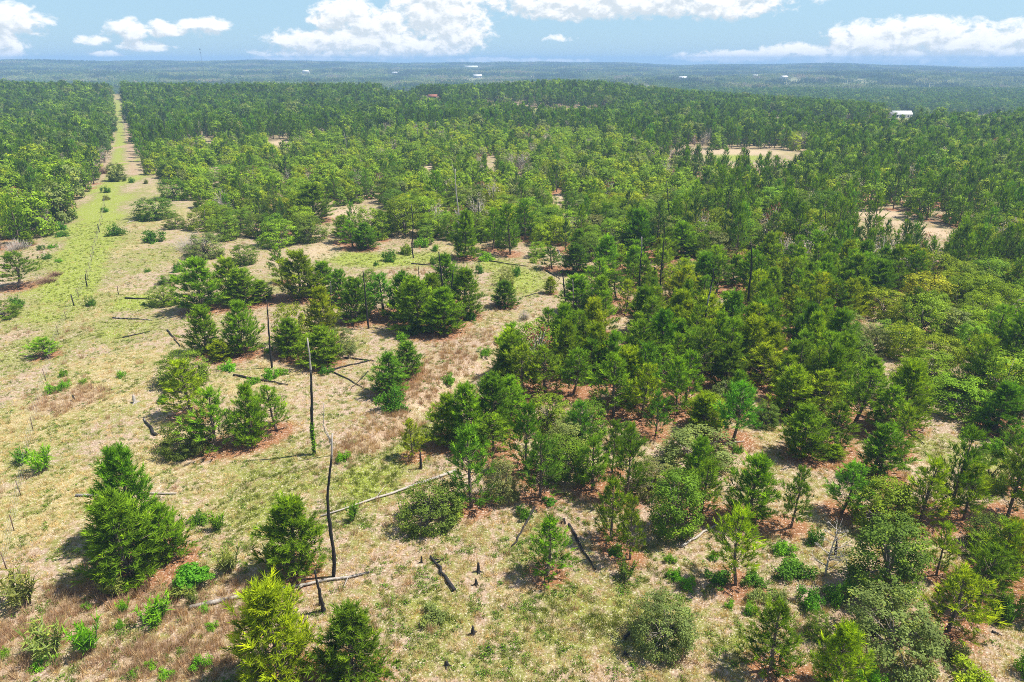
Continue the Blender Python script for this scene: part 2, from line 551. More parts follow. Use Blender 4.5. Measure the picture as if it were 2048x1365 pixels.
def add_tree(kind, px, py, top, w, style, tone, label=None, lean=(0, 0), idx=None, world=None, hr=None):
    """kind pine / broad / shrub. (px, py) foot in the photograph, top the row of its tip, w its width in pixels."""
    if world is None:
        p = G(px, py)
        r = w / 2 * depth_of(p) / FPX
        back = {"o": 0.05, "d": 0.45, "b": 0.75, "u": 0.35, "t": 0.75, "s": 0.55, "f": 0.3}[style] * r
        p[:2] += p[:2] / np.hypot(*p[:2]) * back
        p[2] = float(terrain(p[0], p[1]))
        h = height_to(p, top)
        h *= {"o": 1.0, "d": 0.99, "b": 0.90, "u": 0.94, "t": 0.90, "s": 0.86, "f": 1.0}[style]
        h = max(h, 0.35 * r)
        if kind != "shrub" and 440 < py < 960:
            r *= 1.16
    else:
        p = np.array(world); r, h = hr
    if style == "o":
        k = int(RNG.integers(len(PINE_OPEN))) if idx is None else idx
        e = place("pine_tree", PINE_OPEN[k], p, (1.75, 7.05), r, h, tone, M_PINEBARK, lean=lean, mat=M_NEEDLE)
    elif style == "d":
        k = int(RNG.integers(len(PINE_DENSE)))
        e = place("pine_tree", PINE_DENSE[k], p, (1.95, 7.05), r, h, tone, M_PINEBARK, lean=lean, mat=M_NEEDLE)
    elif style in "but":
        S = {"b": BROAD, "u": BROAD_UP, "t": BROAD_THIN}[style]
        k = int(RNG.integers(len(S)))
        ref = {"b": (2.75, 5.0), "u": (2.3, 6.5), "t": (2.6, 5.0)}[style]
        e = place("broadleaf_tree", S[k], p, ref, r, h, tone, M_OAKBARK, lean=lean)
    else:
        S = SHRUB if style == "s" else SHRUB_UP
        k = int(RNG.integers(len(S)))
        e = place("shrub", S[k], p, (0.9, 1.05) if style == "s" else (0.7, 1.15), r, h, tone, M_OAKBARK, names=("stem", "foliage"))
    TREES.append(dict(o=e, kind=kind, p=p, r=r, h=h, label=label, tone=tone, style=style))
    return e


# ------------------------------------------------------------------ trees traced from the photograph
# kind, foot x, foot y, tip y, width (pixels of the 2048 x 1365 photograph), style, tone, label (None: composed later)
P_, B_, S_ = "pine", "broad", "shrub"
TABLE = [
    # open ground at the front
    (P_, 272, 1095, 887, 128, "d", T_PINE_D, "tall bushy pine rising behind the twin bushy pines near the fence line"),
    (P_, 266, 1176, 985, 160, "d", T_PINE, "big bushy pine whose skirt touches the ground beside the vine-covered mound"),
    (P_, 345, 1128, 1005, 92, "d", T_PINE, "smaller bushy pine leaning against the two big ones behind the vine mound"),
    (P_, 588, 1165, 995, 130, "d", T_PINE, "full round pine standing beside the crooked black snag and the long log"),
    (P_, 572, 1392, 1172, 172, "d", T_PINE_Y, "yellow-tipped pine cut off by the bottom edge, taller of the pair"),
    (P_, 712, 1392, 1216, 150, "d", T_PINE_D, "dark pine cut off by the bottom edge, shorter of the pair"),
    (P_, 1094, 1151, 1035, 80, "o", T_PINE_D, "small lone pine standing between two charred fallen logs"),
    (P_, 825, 916, 840, 42, "o", T_PINE_Y, "small two-stemmed pine beside the blackened stub at the gully"),
    (P_, 943, 1016, 852, 87, "o", T_PINE_B, "bright green pine at the front corner of the stand, behind the olive dome"),
    (P_, 1080, 996, 866, 82, "o", T_PINE_B, None), (P_, 1053, 942, 806, 60, "o", T_PINE_D, None),
    (P_, 988, 908, 830, 68, "o", T_PINE, None), (P_, 895, 889, 787, 70, "d", T_PINE, None),
    (P_, 939, 897, 763, 78, "d", T_PINE, None), (P_, 979, 876, 746, 85, "d", T_PINE_D, None), (P_, 1019, 852, 752, 70, "d", T_PINE, None),
    (P_, 1046, 790, 688, 66, "o", T_PINE, None), (P_, 1090, 786, 690, 66, "o", T_PINE, None),
    (P_, 1147, 789, 692, 62, "o", T_PINE, None), (P_, 1227, 833, 708, 80, "o", T_PINE, None), (P_, 1282, 838, 722, 62, "o", T_PINE_Y, None),
    (P_, 1354, 830, 715, 50, "o", T_PINE, None), (P_, 1370, 810, 700, 60, "o", T_PINE, None), (P_, 1320, 776, 690, 55, "o", T_PINE, None),
    (P_, 1311, 872, 776, 42, "o", T_PINE_B, "slim young pine with a clean lower stem in a small litter clearing"),
    (P_, 1160, 892, 803, 46, "o", T_PINE_B, None),
    (P_, 1185, 981, 873, 74, "o", T_PINE_D, None), (P_, 1224, 946, 842, 42, "o", T_PINE_D, None), (P_, 1253, 1004, 846, 72, "o", T_PINE_D, "tall dark pine with a bare forked lower stem between two oaks"),
    (P_, 1405, 867, 785, 64, "d", T_PINE_Y, None), (P_, 1401, 1033, 915, 76, "o", T_PINE_D, None),
    (P_, 1221, 1082, 952, 68, "o", T_PINE_D, None), (P_, 1260, 1120, 990, 62, "o", T_PINE, None),
    (P_, 1466, 882, 760, 75, "o", T_PINE_B, None), (P_, 1526, 771, 690, 66, "o", T_PINE_Y, None), (P_, 1576, 837, 728, 80, "d", T_PINE_Y, None),
    (P_, 1607, 922, 810, 88, "d", T_PINE, None), (P_, 1639, 833, 738, 74, "o", T_PINE_Y, None), (P_, 1674, 893, 806, 64, "o", T_PINE_D, None),
    (P_, 1668, 922, 890, 38, "d", T_PINE_Y, None), (P_, 1709, 848, 733, 86, "o", T_PINE, None),
    (P_, 1742, 954, 862, 62, "o", T_PINE_D, None), (P_, 1757, 952, 846, 84, "o", T_PINE_D, None),
    (P_, 1495, 1052, 905, 96, "d", T_PINE, "dense pine with a pointed dark top at the open edge of the stand"),
    (P_, 1471, 1172, 1018, 96, "o", T_PINE_Y, "drooping yellowish pine between two dark low shrubs"),
    (P_, 1582, 1057, 928, 62, "o", T_PINE_D, "thin sparse pine with a long bare trunk over red needle litter"),
    (P_, 1683, 1027, 922, 86, "o", T_PINE_B, None), (P_, 1791, 1043, 978, 66, "o", T_PINE_Y, None),
    (P_, 1802, 858, 722, 78, "d", T_PINE_Y, None), (P_, 1765, 870, 770, 60, "o", T_PINE, None), (P_, 1735, 800, 715, 66, "d", T_PINE, None),
    (P_, 1838, 1054, 915, 92, "o", T_PINE_Y, None), (P_, 1897, 1031, 853, 78, "o", T_PINE_D, None), (P_, 1926, 1041, 925, 66, "o", T_PINE_Y, None),
    (P_, 2015, 1034, 888, 84, "o", T_PINE, None), (P_, 2050, 1046, 920, 70, "o", T_PINE, None),
    (P_, 1985, 870, 766, 76, "d", T_PINE_D, None), (P_, 2035, 852, 764, 62, "o", T_PINE_D, None),
    (P_, 1872, 1152, 1046, 54, "o", T_PINE_Y, None), (P_, 1895, 1264, 1136, 118, "o", T_PINE_Y, "broad yellow-green pine with a leaning bare foot beside the pale domed bush"),
    (P_, 1957, 1212, 1090, 96, "o", T_PINE_D, None), (P_, 2040, 1130, 1010, 60, "o", T_PINE_D, None),
    (P_, 1542, 1340, 1204, 100, "o", T_PINE_D, "open-crowned pine by the sunny clearing, its shadow on the grass"),
    (P_, 1660, 1396, 1247, 98, "d", T_PINE_Y, "yellow-green pine at the bottom edge in front of the pale domed bush"),
    # row along the clearing and the clump behind the gully
    (P_, 817, 757, 682, 58, "d", T_PINE_B, "upper pine of the pair above the dry gully"), (P_, 778, 792, 706, 66, "d", T_PINE_B, "lower pine of the pair above the dry gully, a dark shrub at its foot"),
    (P_, 405, 625, 515, 80, "d", T_PINE, None), (P_, 466, 606, 515, 62, "d", T_PINE, None), (P_, 492, 612, 536, 70, "d", T_PINE, None), (P_, 524, 605, 561, 46, "d", T_PINE, None),
    (P_, 412, 710, 612, 62, "d", T_PINE, None), (P_, 443, 722, 680, 42, "d", T_PINE_Y, None), (P_, 487, 713, 602, 68, "d", T_PINE, None),
    (P_, 585, 716, 636, 62, "d", T_PINE, None), (P_, 603, 602, 500, 76, "d", T_PINE, None), (P_, 648, 592, 523, 48, "d", T_PINE, None),
    (P_, 645, 684, 570, 60, "d", T_PINE_Y, None), (P_, 645, 735, 653, 80, "d", T_PINE, None), (P_, 566, 566, 492, 34, "o", T_PINE, None),
    (P_, 894, 604, 508, 66, "d", T_PINE_D, None), (P_, 929, 640, 537, 70, "d", T_PINE_D, None), (P_, 890, 673, 575, 76, "d", T_PINE, None),
    (P_, 836, 668, 552, 84, "d", T_PINE, None), (P_, 806, 644, 543, 64, "d", T_PINE_D, None), (P_, 768, 629, 546, 60, "o", T_PINE_B, None),
    (P_, 712, 648, 555, 66, "d", T_PINE_D, None), (P_, 684, 608, 537, 46, "d", T_PINE_B, None), (P_, 862, 640, 548, 60, "d", T_PINE, None),
    (P_, 385, 832, 718, 76, "o", T_PINE_Y, None), (P_, 433, 900, 776, 80, "o", T_PINE, None), (P_, 505, 892, 765, 66, "d", T_PINE, None), (P_, 553, 862, 770, 64, "o", T_PINE, None),
    (P_, 1010, 616, 560, 48, "d", T_PINE_D, "small dark pine alone on the pale slope beside the gully head"), (P_, 1104, 538, 491, 40, "o", T_PINE_D, None), (P_, 1101, 588, 553, 25, "d", T_PINE_Y, None),
    (P_, 1152, 550, 486, 54, "d", T_PINE_D, None), (P_, 1196, 596, 515, 56, "o", T_PINE, None), (P_, 1233, 600, 541, 50, "o", T_PINE_D, None), (P_, 1210, 548, 470, 50, "d", T_PINE, None),
    (P_, 1259, 521, 478, 30, "o", T_PINE_D, None), (P_, 1154, 630, 550, 70, "d", T_PINE, None), (P_, 1363, 515, 443, 66, "d", T_PINE, None), (P_, 1327, 558, 500, 42, "o", T_PINE, None),
    (P_, 38, 575, 505, 66, "o", T_PINE_D, "lone open pine at the far side of the grassy strip"),
    (P_, 56, 492, 463, 24, "d", T_PINE, None), (P_, 93, 712, 676, 50, "o", T_PINE, "thin sapling pine by the fence with brown grass at its foot"),
    (P_, 688, 486, 430, 42, "o", T_PINE, None), (P_, 733, 500, 444, 48, "d", T_PINE_D, None), (P_, 706, 496, 440, 36, "o", T_PINE, None), (P_, 631, 446, 366, 74, "d", T_PINE_D, None),
    (P_, 931, 520, 418, 52, "d", T_PINE, None), (P_, 985, 500, 416, 38, "o", T_PINE, None), (P_, 1021, 510, 406, 46, "o", T_PINE_D, None), (P_, 1051, 480, 400, 42, "o", T_PINE_D, None), (P_, 877, 420, 340, 42, "o", T_PINE, None),
    (P_, 472, 412, 357, 28, "d", T_PINE_D, None),
    # broadleaf trees and domed bushes
    (B_, 865, 1070, 962, 128, "b", T_OAK_D, "dark olive domed bush alone in front of the stand, beside the pale log"),
    (B_, 1002, 1013, 910, 70, "t", T_OAK_G, None), (B_, 1175, 885, 795, 64, "b", T_OAK, None), (B_, 1132, 914, 838, 76, "t", T_OAK_G, None),
    (B_, 1247, 905, 842, 52, "b", T_OAK, None), (B_, 1300, 1002, 913, 92, "t", T_OAK_G, None), (B_, 1345, 1080, 938, 106, "u", T_OAK, None),
    (B_, 1387, 947, 856, 122, "t", T_OAK_G, "wide grey-green oak with bare inner twigs in the litter clearing"), (B_, 1412, 860, 788, 60, "b", T_OAK_Y, None),
    (B_, 1457, 807, 763, 56, "t", T_OAK_G, None), (B_, 1530, 857, 803, 42, "b", T_OAK_D, None), (B_, 1755, 1064, 960, 112, "u", T_OAK_B, None),
    (B_, 1325, 1326, 1190, 132, "t", T_OAK_G, "grey-green domed bush alone in the open grass at the bottom"),
    (B_, 1762, 1197, 1038, 142, "u", T_OAK_D, "large dark oak behind the bleached dead tree"),
    (B_, 1768, 1352, 1193, 182, "b", T_OAK_G, "largest pale grey-green domed bush at the bottom right"),
    (B_, 1980, 1124, 1035, 112, "b", T_OAK_D, "dark rounded oak between the leaning pines"), (B_, 1632, 1284, 1222, 50, "t", T_OAK, None),
    (B_, 1905, 837, 750, 122, "b", T_OAK_B, "broad yellow-topped oak with a dark shaded front beside the litter clearing"), (B_, 1990, 777, 713, 86, "b", T_OAK_Y, "bright yellow-green dome, the yellowest crown on the slope"),
    (B_, 1850, 772, 698, 92, "b", T_OAK_B, None), (B_, 1875, 730, 668, 78, "b", T_OAK_Y, None), (B_, 1738, 716, 645, 56, "t", T_OAK_G, None), (B_, 1790, 690, 640, 70, "b", T_OAK, None),
    (B_, 1935, 720, 640, 56, "b", T_OAK_B, None), (B_, 2020, 710, 640, 80, "b", T_OAK_B, None), (B_, 1690, 680, 620, 56, "t", T_OAK_G, None), (B_, 1760, 640, 575, 70, "b", T_OAK_Y, None),
    (B_, 1850, 620, 545, 84, "b", T_OAK_Y, None), (B_, 1960, 660, 580, 66, "b", T_OAK_Y, None), (B_, 1705, 735, 668, 60, "b", T_OAK, None), (B_, 1985, 650, 600, 50, "t", T_OAK_G, None),
    (B_, 1540, 588, 560, 40, "t", T_OAK_G, None), (B_, 1560, 650, 612, 36, "b", T_OAK_B, None), (B_, 1470, 628, 585, 36, "t", T_OAK_B, None),
    (B_, 1371, 552, 513, 36, "b", T_OAK_B, "small round light oak beside the short black snag in a sandy gap"), (B_, 1167, 620, 594, 40, "b", T_OAK_G, None),
    (B_, 331, 614, 567, 47, "b", T_OAK, "round dark bush beside the charred logs in the grass"), (B_, 338, 570, 548, 34, "b", T_OAK, None), (B_, 366, 565, 548, 20, "b", T_OAK, None),
    (B_, 412, 519, 464, 64, "b", T_OAK_G, "feathery grey-green oak beside the heap of bleached brush"), (B_, 489, 532, 486, 50, "b", T_OAK, None), (B_, 590, 702, 598, 62, "b", T_OAK_Y, None),
    (B_, 685, 717, 651, 56, "t", T_OAK_G, None), (B_, 375, 778, 700, 88, "b", T_OAK, None), (B_, 378, 914, 832, 88, "b", T_OAK_D, "low olive oak at the front of the pine row over red litter"),
    (B_, 740, 602, 535, 36, "u", T_OAK, None), (B_, 1013, 574, 530, 28, "t", T_OAK_G, "sparse greyish tree behind the small dark pine on the pale slope"),
    (B_, 314, 441, 392, 66, "b", T_OAK, "large round bush alone on the grassy strip, left of the oak rows"), (B_, 350, 401, 352, 58, "b", T_OAK, "round bush behind the largest round bush of the grassy strip"),
    (B_, 352, 459, 424, 37, "t", T_OAK_D, None), (B_, 238, 364, 322, 36, "b", T_OAK_D, "dark bush standing in the middle of the mown strip"),
    (B_, 417, 387, 342, 56, "b", T_OAK, None), (B_, 450, 483, 427, 54, "b", T_OAK, None), (B_, 413, 463, 410, 56, "b", T_OAK_B, None), (B_, 480, 466, 414, 44, "b", T_OAK, None),
    (B_, 502, 439, 392, 46, "b", T_OAK, None), (B_, 517, 476, 424, 46, "b", T_OAK_D, None), (B_, 557, 496, 436, 66, "b", T_OAK_B, None), (B_, 554, 439, 386, 62, "b", T_OAK, None),
    (B_, 517, 409, 366, 42, "b", T_OAK, None), (B_, 597, 402, 352, 66, "b", T_OAK_B, None), (B_, 624, 486, 427, 58, "b", T_OAK_D, None), (B_, 507, 362, 327, 36, "b", T_OAK_B, None),
    (B_, 534, 369, 330, 42, "b", T_OAK_B, None), (B_, 450, 362, 327, 52, "b", T_OAK_B, None), (B_, 437, 406, 376, 40, "b", T_OAK_G, None), (B_, 685, 386, 340, 46, "b", T_OAK_B, None),
    (B_, 715, 392, 337, 56, "b", T_OAK, None), (B_, 777, 409, 354, 52, "b", T_OAK, None), (B_, 810, 473, 390, 60, "u", T_OAK_B, None), (B_, 763, 473, 420, 46, "u", T_OAK, None),
    (B_, 850, 453, 390, 62, "u", T_OAK_B, None), (B_, 1075, 517, 481, 34, "t", T_OAK_B, None), (B_, 1250, 470, 430, 52, "b", T_OAK_B, None), (B_, 1150, 470, 415, 60, "b", T_OAK_B, None),
    (B_, 8, 640, 600, 52, "b", T_OAK, "dark round bush cut by the edge below the lone open pine"),
    # low shrubs
    (S_, 1049, 1041, 1008, 33, "s", T_SHRUB_D, None), (S_, 1940, 1385, 1336, 92, "s", T_OAK_Y, "yellow-green bush at the bottom edge by the bare ground"), (S_, 2003, 1240, 1172, 60, "s", T_SHRUB_D, None),
    (S_, 1902, 1322, 1276, 46, "s", T_OAK_G, None), (S_, 2050, 1355, 1285, 46, "s", T_SHRUB, None), (S_, 1738, 1380, 1326, 54, "s", T_SHRUB, None), (S_, 1703, 1192, 1158, 38, "s", T_SHRUB, None),
    (S_, 1564, 1110, 1080, 43, "s", T_SHRUB, "round bright shrub between the thin pine and the low wide shrub"), (S_, 1585, 1158, 1117, 76, "s", T_SHRUB_D, "low wide dark shrub on needle litter beside the bleached dead tree"),
    (S_, 1434, 1172, 1142, 52, "s", T_SHRUB_D, None), (S_, 1506, 1174, 1140, 46, "s", T_SHRUB_D, None), (S_, 1620, 1220, 1174, 54, "s", T_SHRUB_D, None), (S_, 1665, 1210, 1157, 42, "s", T_SHRUB_D, None),
    (S_, 1458, 1219, 1200, 19, "s", T_SHRUB, None), (S_, 1497, 1232, 1200, 26, "s", T_SHRUB, None), (S_, 1515, 1207, 1175, 46, "s", T_OAK_G, None), (S_, 1560, 1208, 1180, 32, "s", T_OAK_G, None),
    (S_, 1425, 1122, 1102, 22, "s", T_SHRUB, None), (S_, 1624, 1092, 1048, 32, "s", T_SHRUB_D, None), (S_, 1349, 1162, 1136, 31, "s", T_SHRUB, "rounder of two small shrubs in the open grass"), (S_, 1374, 1182, 1152, 31, "s", T_SHRUB, "lower of two small shrubs in the open grass"),
    (S_, 1339, 1127, 1107, 25, "s", T_SHRUB, None), (S_, 1474, 907, 886, 24, "s", T_SHRUB, None), (S_, 1985, 908, 878, 50, "s", T_SHRUB, None), (S_, 1940, 878, 851, 44, "s", T_SHRUB, None), (S_, 2032, 894, 850, 52, "s", T_OAK_G, None),
    (S_, 788, 826, 768, 58, "s", T_SHRUB_D, "dark dense shrub at the foot of the gully pair of pines"), (S_, 1100, 1010, 996, 30, "s", T_SHRUB_D, None), (S_, 1230, 1112, 1095, 34, "s", T_SHRUB_D, None),
    (S_, 457, 743, 718, 34, "s", T_SHRUB, None), (S_, 541, 760, 732, 30, "s", T_SHRUB, None), (S_, 562, 752, 734, 26, "s", T_SHRUB, None), (S_, 506, 770, 752, 26, "s", T_SHRUB, None), (S_, 650, 750, 730, 30, "s", T_SHRUB_D, None), (S_, 539, 706, 692, 18, "s", T_SHRUB, None),
    (S_, 126, 755, 735, 17, "s", T_SHRUB, None), (S_, 104, 788, 764, 29, "s", T_SHRUB, None), (S_, 128, 779, 757, 28, "s", T_SHRUB, None), (S_, 166, 769, 755, 14, "s", T_SHRUB, None), (S_, 244, 756, 737, 17, "s", T_SHRUB, None), (S_, 326, 808, 788, 23, "s", T_SHRUB, None),
    (S_, 38, 616, 588, 28, "s", T_SHRUB_D, None), (S_, 183, 613, 590, 19, "s", T_SHRUB_D, None), (S_, 358, 545, 517, 26, "s", T_SHRUB_D, None), (S_, 234, 472, 444, 36, "s", T_SHRUB_D, None), (S_, 306, 486, 456, 44, "s", T_SHRUB_D, None),
    (S_, 264, 366, 351, 12, "s", T_SHRUB_D, None), (S_, 292, 368, 356, 11, "s", T_OAK_G, None), (S_, 213, 386, 370, 19, "s", T_SHRUB_D, None), (S_, 214, 401, 389, 16, "s", T_OAK_G, None), (S_, 211, 425, 412, 15, "s", T_SHRUB_D, None), (S_, 120, 461, 441, 28, "s", T_SHRUB_D, None), (S_, 124, 474, 458, 25, "s", T_SHRUB_D, None),
    (S_, 104, 497, 487, 20, "s", T_SHRUB, None), (S_, 95, 519, 504, 18, "s", T_SHRUB_D, None), (S_, 82, 501, 488, 16, "s", T_SHRUB_D, None), (S_, 120, 525, 516, 16, "s", T_SHRUB, None), (S_, 288, 611, 604, 10, "s", T_SHRUB_D, None), (S_, 295, 545, 536, 12, "s", T_SHRUB_D, None),
    (S_, 974, 523, 503, 34, "s", T_OAK_B, None), (S_, 1068, 527, 513, 16, "s", T_OAK_B, None), (S_, 867, 530, 508, 16, "s", T_SHRUB_D, None), (S_, 779, 525, 494, 26, "s", T_SHRUB_D, "dark green sapling bush at the edge of the green meadow"), (S_, 752, 532, 519, 11, "s", T_SHRUB_D, None), (S_, 844, 496, 470, 30, "s", T_SHRUB, None), (S_, 810, 510, 482, 32, "s", T_OAK_B, None),
    (S_, 870, 503, 484, 16, "s", T_SHRUB, None), (S_, 960, 548, 522, 16, "s", T_SHRUB_D, None), (S_, 1032, 554, 524, 18, "s", T_SHRUB_D, None), (S_, 806, 682, 661, 27, "s", T_SHRUB, None), (S_, 832, 670, 630, 42, "s", T_SHRUB_D, None), (S_, 942, 642, 616, 26, "s", T_SHRUB_D, None),
    (S_, 1012, 698, 662, 46, "s", T_SHRUB, None), (S_, 970, 716, 692, 30, "s", T_SHRUB, None), (S_, 1000, 745, 715, 34, "s", T_SHRUB, None), (S_, 897, 772, 744, 28, "s", T_SHRUB, None), (S_, 1150, 640, 622, 36, "s", T_OAK_G, None),
    (S_, 703, 1046, 1002, 26, "f", T_SHRUB, "upright feathery weed where the pale log crosses the green patch"), (S_, 88, 946, 892, 44, "f", T_SHRUB, "bright ferny sapling in the yellow grass by the fence"), (S_, 48, 928, 896, 30, "f", T_SHRUB_D, None),
    (S_, 460, 1145, 1085, 48, "f", T_OAK_G, None), (S_, 228, 1195, 1155, 44, "f", T_OAK_G, None), (S_, 50, 1215, 1140, 62, "f", T_OAK_G, None), (S_, 180, 1308, 1232, 56, "f", T_SHRUB, None), (S_, 315, 1255, 1205, 60, "f", T_SHRUB, None),
    (S_, 100, 1318, 1245, 70, "f", T_OAK_G, None), (S_, 250, 1225, 1195, 24, "f", T_SHRUB, None), (S_, 392, 1210, 1165, 24, "f", T_OAK_G, None), (S_, 350, 1200, 1172, 40, "f", T_OAK_G, None), (S_, 440, 1060, 1020, 34, "f", T_SHRUB, None), (S_, 398, 1050, 1022, 40, "s", T_SHRUB_D, None),
    (S_, 178, 1220, 1202, 20, "s", T_SHRUB, None), (S_, 90, 1335, 1312, 54, "s", T_SHRUB, None), (S_, 10, 1318, 1296, 26, "s", T_SHRUB, None), (S_, 402, 1342, 1308, 40, "s", T_SHRUB, None), (S_, 305, 1340, 1318, 24, "s", T_SHRUB, None), (S_, 270, 1360, 1336, 24, "s", T_SHRUB, None),
    (S_, 408, 1225, 1208, 28, "s", T_SHRUB, None), (S_, 425, 1262, 1244, 24, "s", T_SHRUB, None), (S_, 332, 1362, 1340, 36, "s", T_SHRUB, None), (S_, 243, 1258, 1236, 16, "s", T_SHRUB, None), (S_, 868, 1250, 1216, 56, "s", T_OAK_G, "low spreading weed patch in the open grass at the bottom"), (S_, 685, 925, 900, 30, "s", T_SHRUB, None), (S_, 1215, 720, 706, 22, "s", T_SHRUB_D, None),
    (S_, 1252, 1160, 1118, 34, "f", T_OAK_D, "dry brownish seedling below the slim pines"),
]
for row in TABLE:
    add_tree(row[0], row[1], row[2], row[3], row[4], row[5], row[6], row[7])

# ------------------------------------------------------------------ woods scattered by zone
def inside(poly, x, y):
    x = np.asarray(x); y = np.asarray(y); c = np.zeros(x.shape, bool)
    for (x1, y1), (x2, y2) in zip(poly, poly[1:] + poly[:1]):
        h = (y1 > y) != (y2 > y)
        c ^= h & (x < (x2 - x1) * (y - y1) / (y2 - y1 + 1e-9) + x1)
    return c


def gpoly(pts):
    """A polygon drawn on the photograph, laid on the ground."""
    return [tuple(G(*q)[:2]) for q in pts]


DENSE = gpoly([(985, 790), (1010, 735), (1060, 690), (1130, 680), (1250, 662), (1340, 610), (1400, 565), (1480, 545), (1560, 520), (1700, 495), (1860, 500), (2150, 540), (2150, 590), (1850, 570), (1760, 600), (1640, 700), (1720, 770), (1780, 850), (1700, 845), (1500, 785), (1300, 790), (1100, 790)])
MIXED = gpoly([(1640, 690), (1760, 600), (1850, 560), (2160, 560), (2160, 880), (1960, 860), (1850, 800), (1760, 740)])
LEFTW = gpoly([(-420, 165), (226, 178), (226, 250), (206, 350), (160, 402), (125, 450), (75, 488), (-20, 520), (-420, 590)])
OAKS = gpoly([(285, 345), (300, 305), (700, 275), (900, 262), (1180, 270), (1340, 330), (1410, 400), (1380, 480), (1250, 500), (1180, 480), (1110, 490), (1020, 495), (900, 490), (770, 490), (690, 480), (640, 470), (520, 480), (440, 470), (400, 420), (360, 380)])
RIGHTP = gpoly([(1180, 270), (2200, 280), (2200, 560), (1860, 500), (1700, 492), (1480, 520), (1330, 540), (1190, 500), (1340, 475), (1410, 400), (1340, 330)])
BELT = gpoly([(245, 176), (1050, 184), (2250, 186), (2250, 282), (1180, 272), (900, 264), (700, 276), (300, 307), (283, 332), (262, 262)])
SLOPE = gpoly([(1110, 440), (1400, 440), (1480, 520), (1400, 565), (1250, 655), (1180, 650), (1140, 560), (1120, 500)])
FRONT = gpoly([(1040, 800), (1300, 790), (1500, 785), (1790, 850), (1850, 965), (2140, 950), (2140, 1260), (1940, 1180), (1860, 1090), (1700, 1030), (1560, 985), (1440, 1000), (1150, 960), (900, 940)])


def clearing(x, y, a, b):
    """Open ground seen between the trees: nothing stands on it, nor close enough in front to hide it."""
    e = 5.5 * FPX / np.hypot(*G(x, y + b)[:2])
    return gpoly([(x - a, y), (x - a * .7, y - b * .8), (x, y - b), (x + a * .7, y - b * .8), (x + a, y), (x + a, y + e * .5), (x + a * .7, y + b * .8 + e), (x, y + b + e), (x - a * .7, y + b * .8 + e), (x - a, y + e * .5)])


CLEAR = [clearing(x, y, a, b) for x, y, a, b in
         [(1500, 312, 120, 14), (860, 202, 26, 6), (1130, 222, 95, 6), (1930, 238, 110, 8), (1640, 244, 30, 4), (1750, 428, 60, 9), (1880, 466, 40, 12), (1810, 448, 45, 8), (560, 286, 30, 5),
          (650, 430, 40, 24), (735, 418, 50, 10), (860, 335, 14, 5), (1120, 400, 20, 16), (1420, 600, 22, 10), (1560, 640, 26, 14), (1760, 742, 60, 20), (1480, 630, 16, 26), (1455, 580, 20, 10), (1800, 240, 40, 12), (430, 350, 14, 16), (985, 324, 20, 5), (680, 178, 24, 4), (800, 190, 40, 3), (1000, 212, 60, 4), (1380, 300, 40, 6), (1240, 640, 30, 6), (1700, 250, 50, 4), (1540, 236, 26, 4), (1600, 890, 90, 4), (1310, 880, 24, 3), (1540, 900, 60, 8), (1890, 925, 30, 8), (1240, 640, 20, 4), (420, 280, 18, 4), (330, 262, 12, 3)]]

def jgrid(x0, x1, y0, y1, s):
    gx, gy = np.meshgrid(np.arange(x0, x1, s), np.arange(y0, y1, s))
    return np.stack([gx.ravel() + RNG.uniform(-.46, .46, gx.size) * s, gy.ravel() + RNG.uniform(-.46, .46, gx.size) * s], 1)


hand = np.array([t["p"][:2] for t in TREES if t["kind"] != "shrub"])
hand_r = np.array([t["r"] for t in TREES if t["kind"] != "shrub"])
# per zone: spacing, P(pine), P(bright broadleaf), P(mid/dark broadleaf), P(bare), size range of pines and of broadleaf trees
ZONES = [(DENSE, 2.7, .90, .04, .04, .02, (4.6, 6.8), (3.0, 4.2)), (MIXED, 3.8, .22, .62, .11, .05, (5.0, 6.8), (3.4, 5.0)), (LEFTW, 4.4, .34, .30, .30, .06, (6.0, 9.0), (5.0, 8.0)),
         (OAKS, 4.0, .14, .76, .09, .01, (5.0, 7.0), (3.4, 5.0)), (RIGHTP, 4.0, .62, .26, .10, .02, (6.0, 8.5), (4.2, 6.2)), (SLOPE, 4.4, .58, .26, .14, .02, (3.8, 5.8), (2.6, 4.0)), (FRONT, 3.9, .66, .08, .22, .04, (4.2, 6.8), (2.2, 3.6)), (BELT, 4.3, .76, .05, .15, .04, (6.5, 9.0), (5.5, 8.0))]
SC = []
for zi, (poly, sp, pp, pb, pm, pz, hp, hb) in enumerate(ZONES):
    q = np.array(poly)
    c = jgrid(q[:, 0].min(), q[:, 0].max(), q[:, 1].min(), q[:, 1].max(), sp)
    ok = inside(poly, c[:, 0], c[:, 1]) & (np.abs(c[:, 0]) < c[:, 1] * 1.05 + 10)
    for cl in CLEAR:
        ok &= ~inside(cl, c[:, 0], c[:, 1])
    c = c[ok]
    if zi in (0, 1, 3, 4, 5, 6):
        d = np.hypot(c[:, None, 0] - hand[None, :, 0], c[:, None, 1] - hand[None, :, 1])
        c = c[(d > hand_r[None] * 0.8 + (0.8 if zi not in (3, 6) else 1.4)).all(1)]
    # patches: pines and broadleaf trees keep together
    w = _waves(c[:, 0], c[:, 1], 45, 20 + zi) * 0.9
    u = np.clip(RNG.random(len(c)) + w * 0.35, 0, 0.999)
    dist = np.hypot(c[:, 0], c[:, 1])
    for (x, y), v, dd in zip(c, u, dist):
        far_dark = zi == 2 and dd > 260
        p1 = pp + (0.25 if far_dark else 0)
        if v < p1: SC.append((x, y, "pine", zi, RNG.uniform(*hp)))
        elif v < 1 - pz: SC.append((x, y, "broad", zi, RNG.uniform(*hb) * (1.0 if RNG.random() < .8 else 1.25)))
        else: SC.append((x, y, "bare", zi, RNG.uniform(4, 7)))
SC.sort(key=lambda t: t[0] ** 2 + t[1] ** 2)
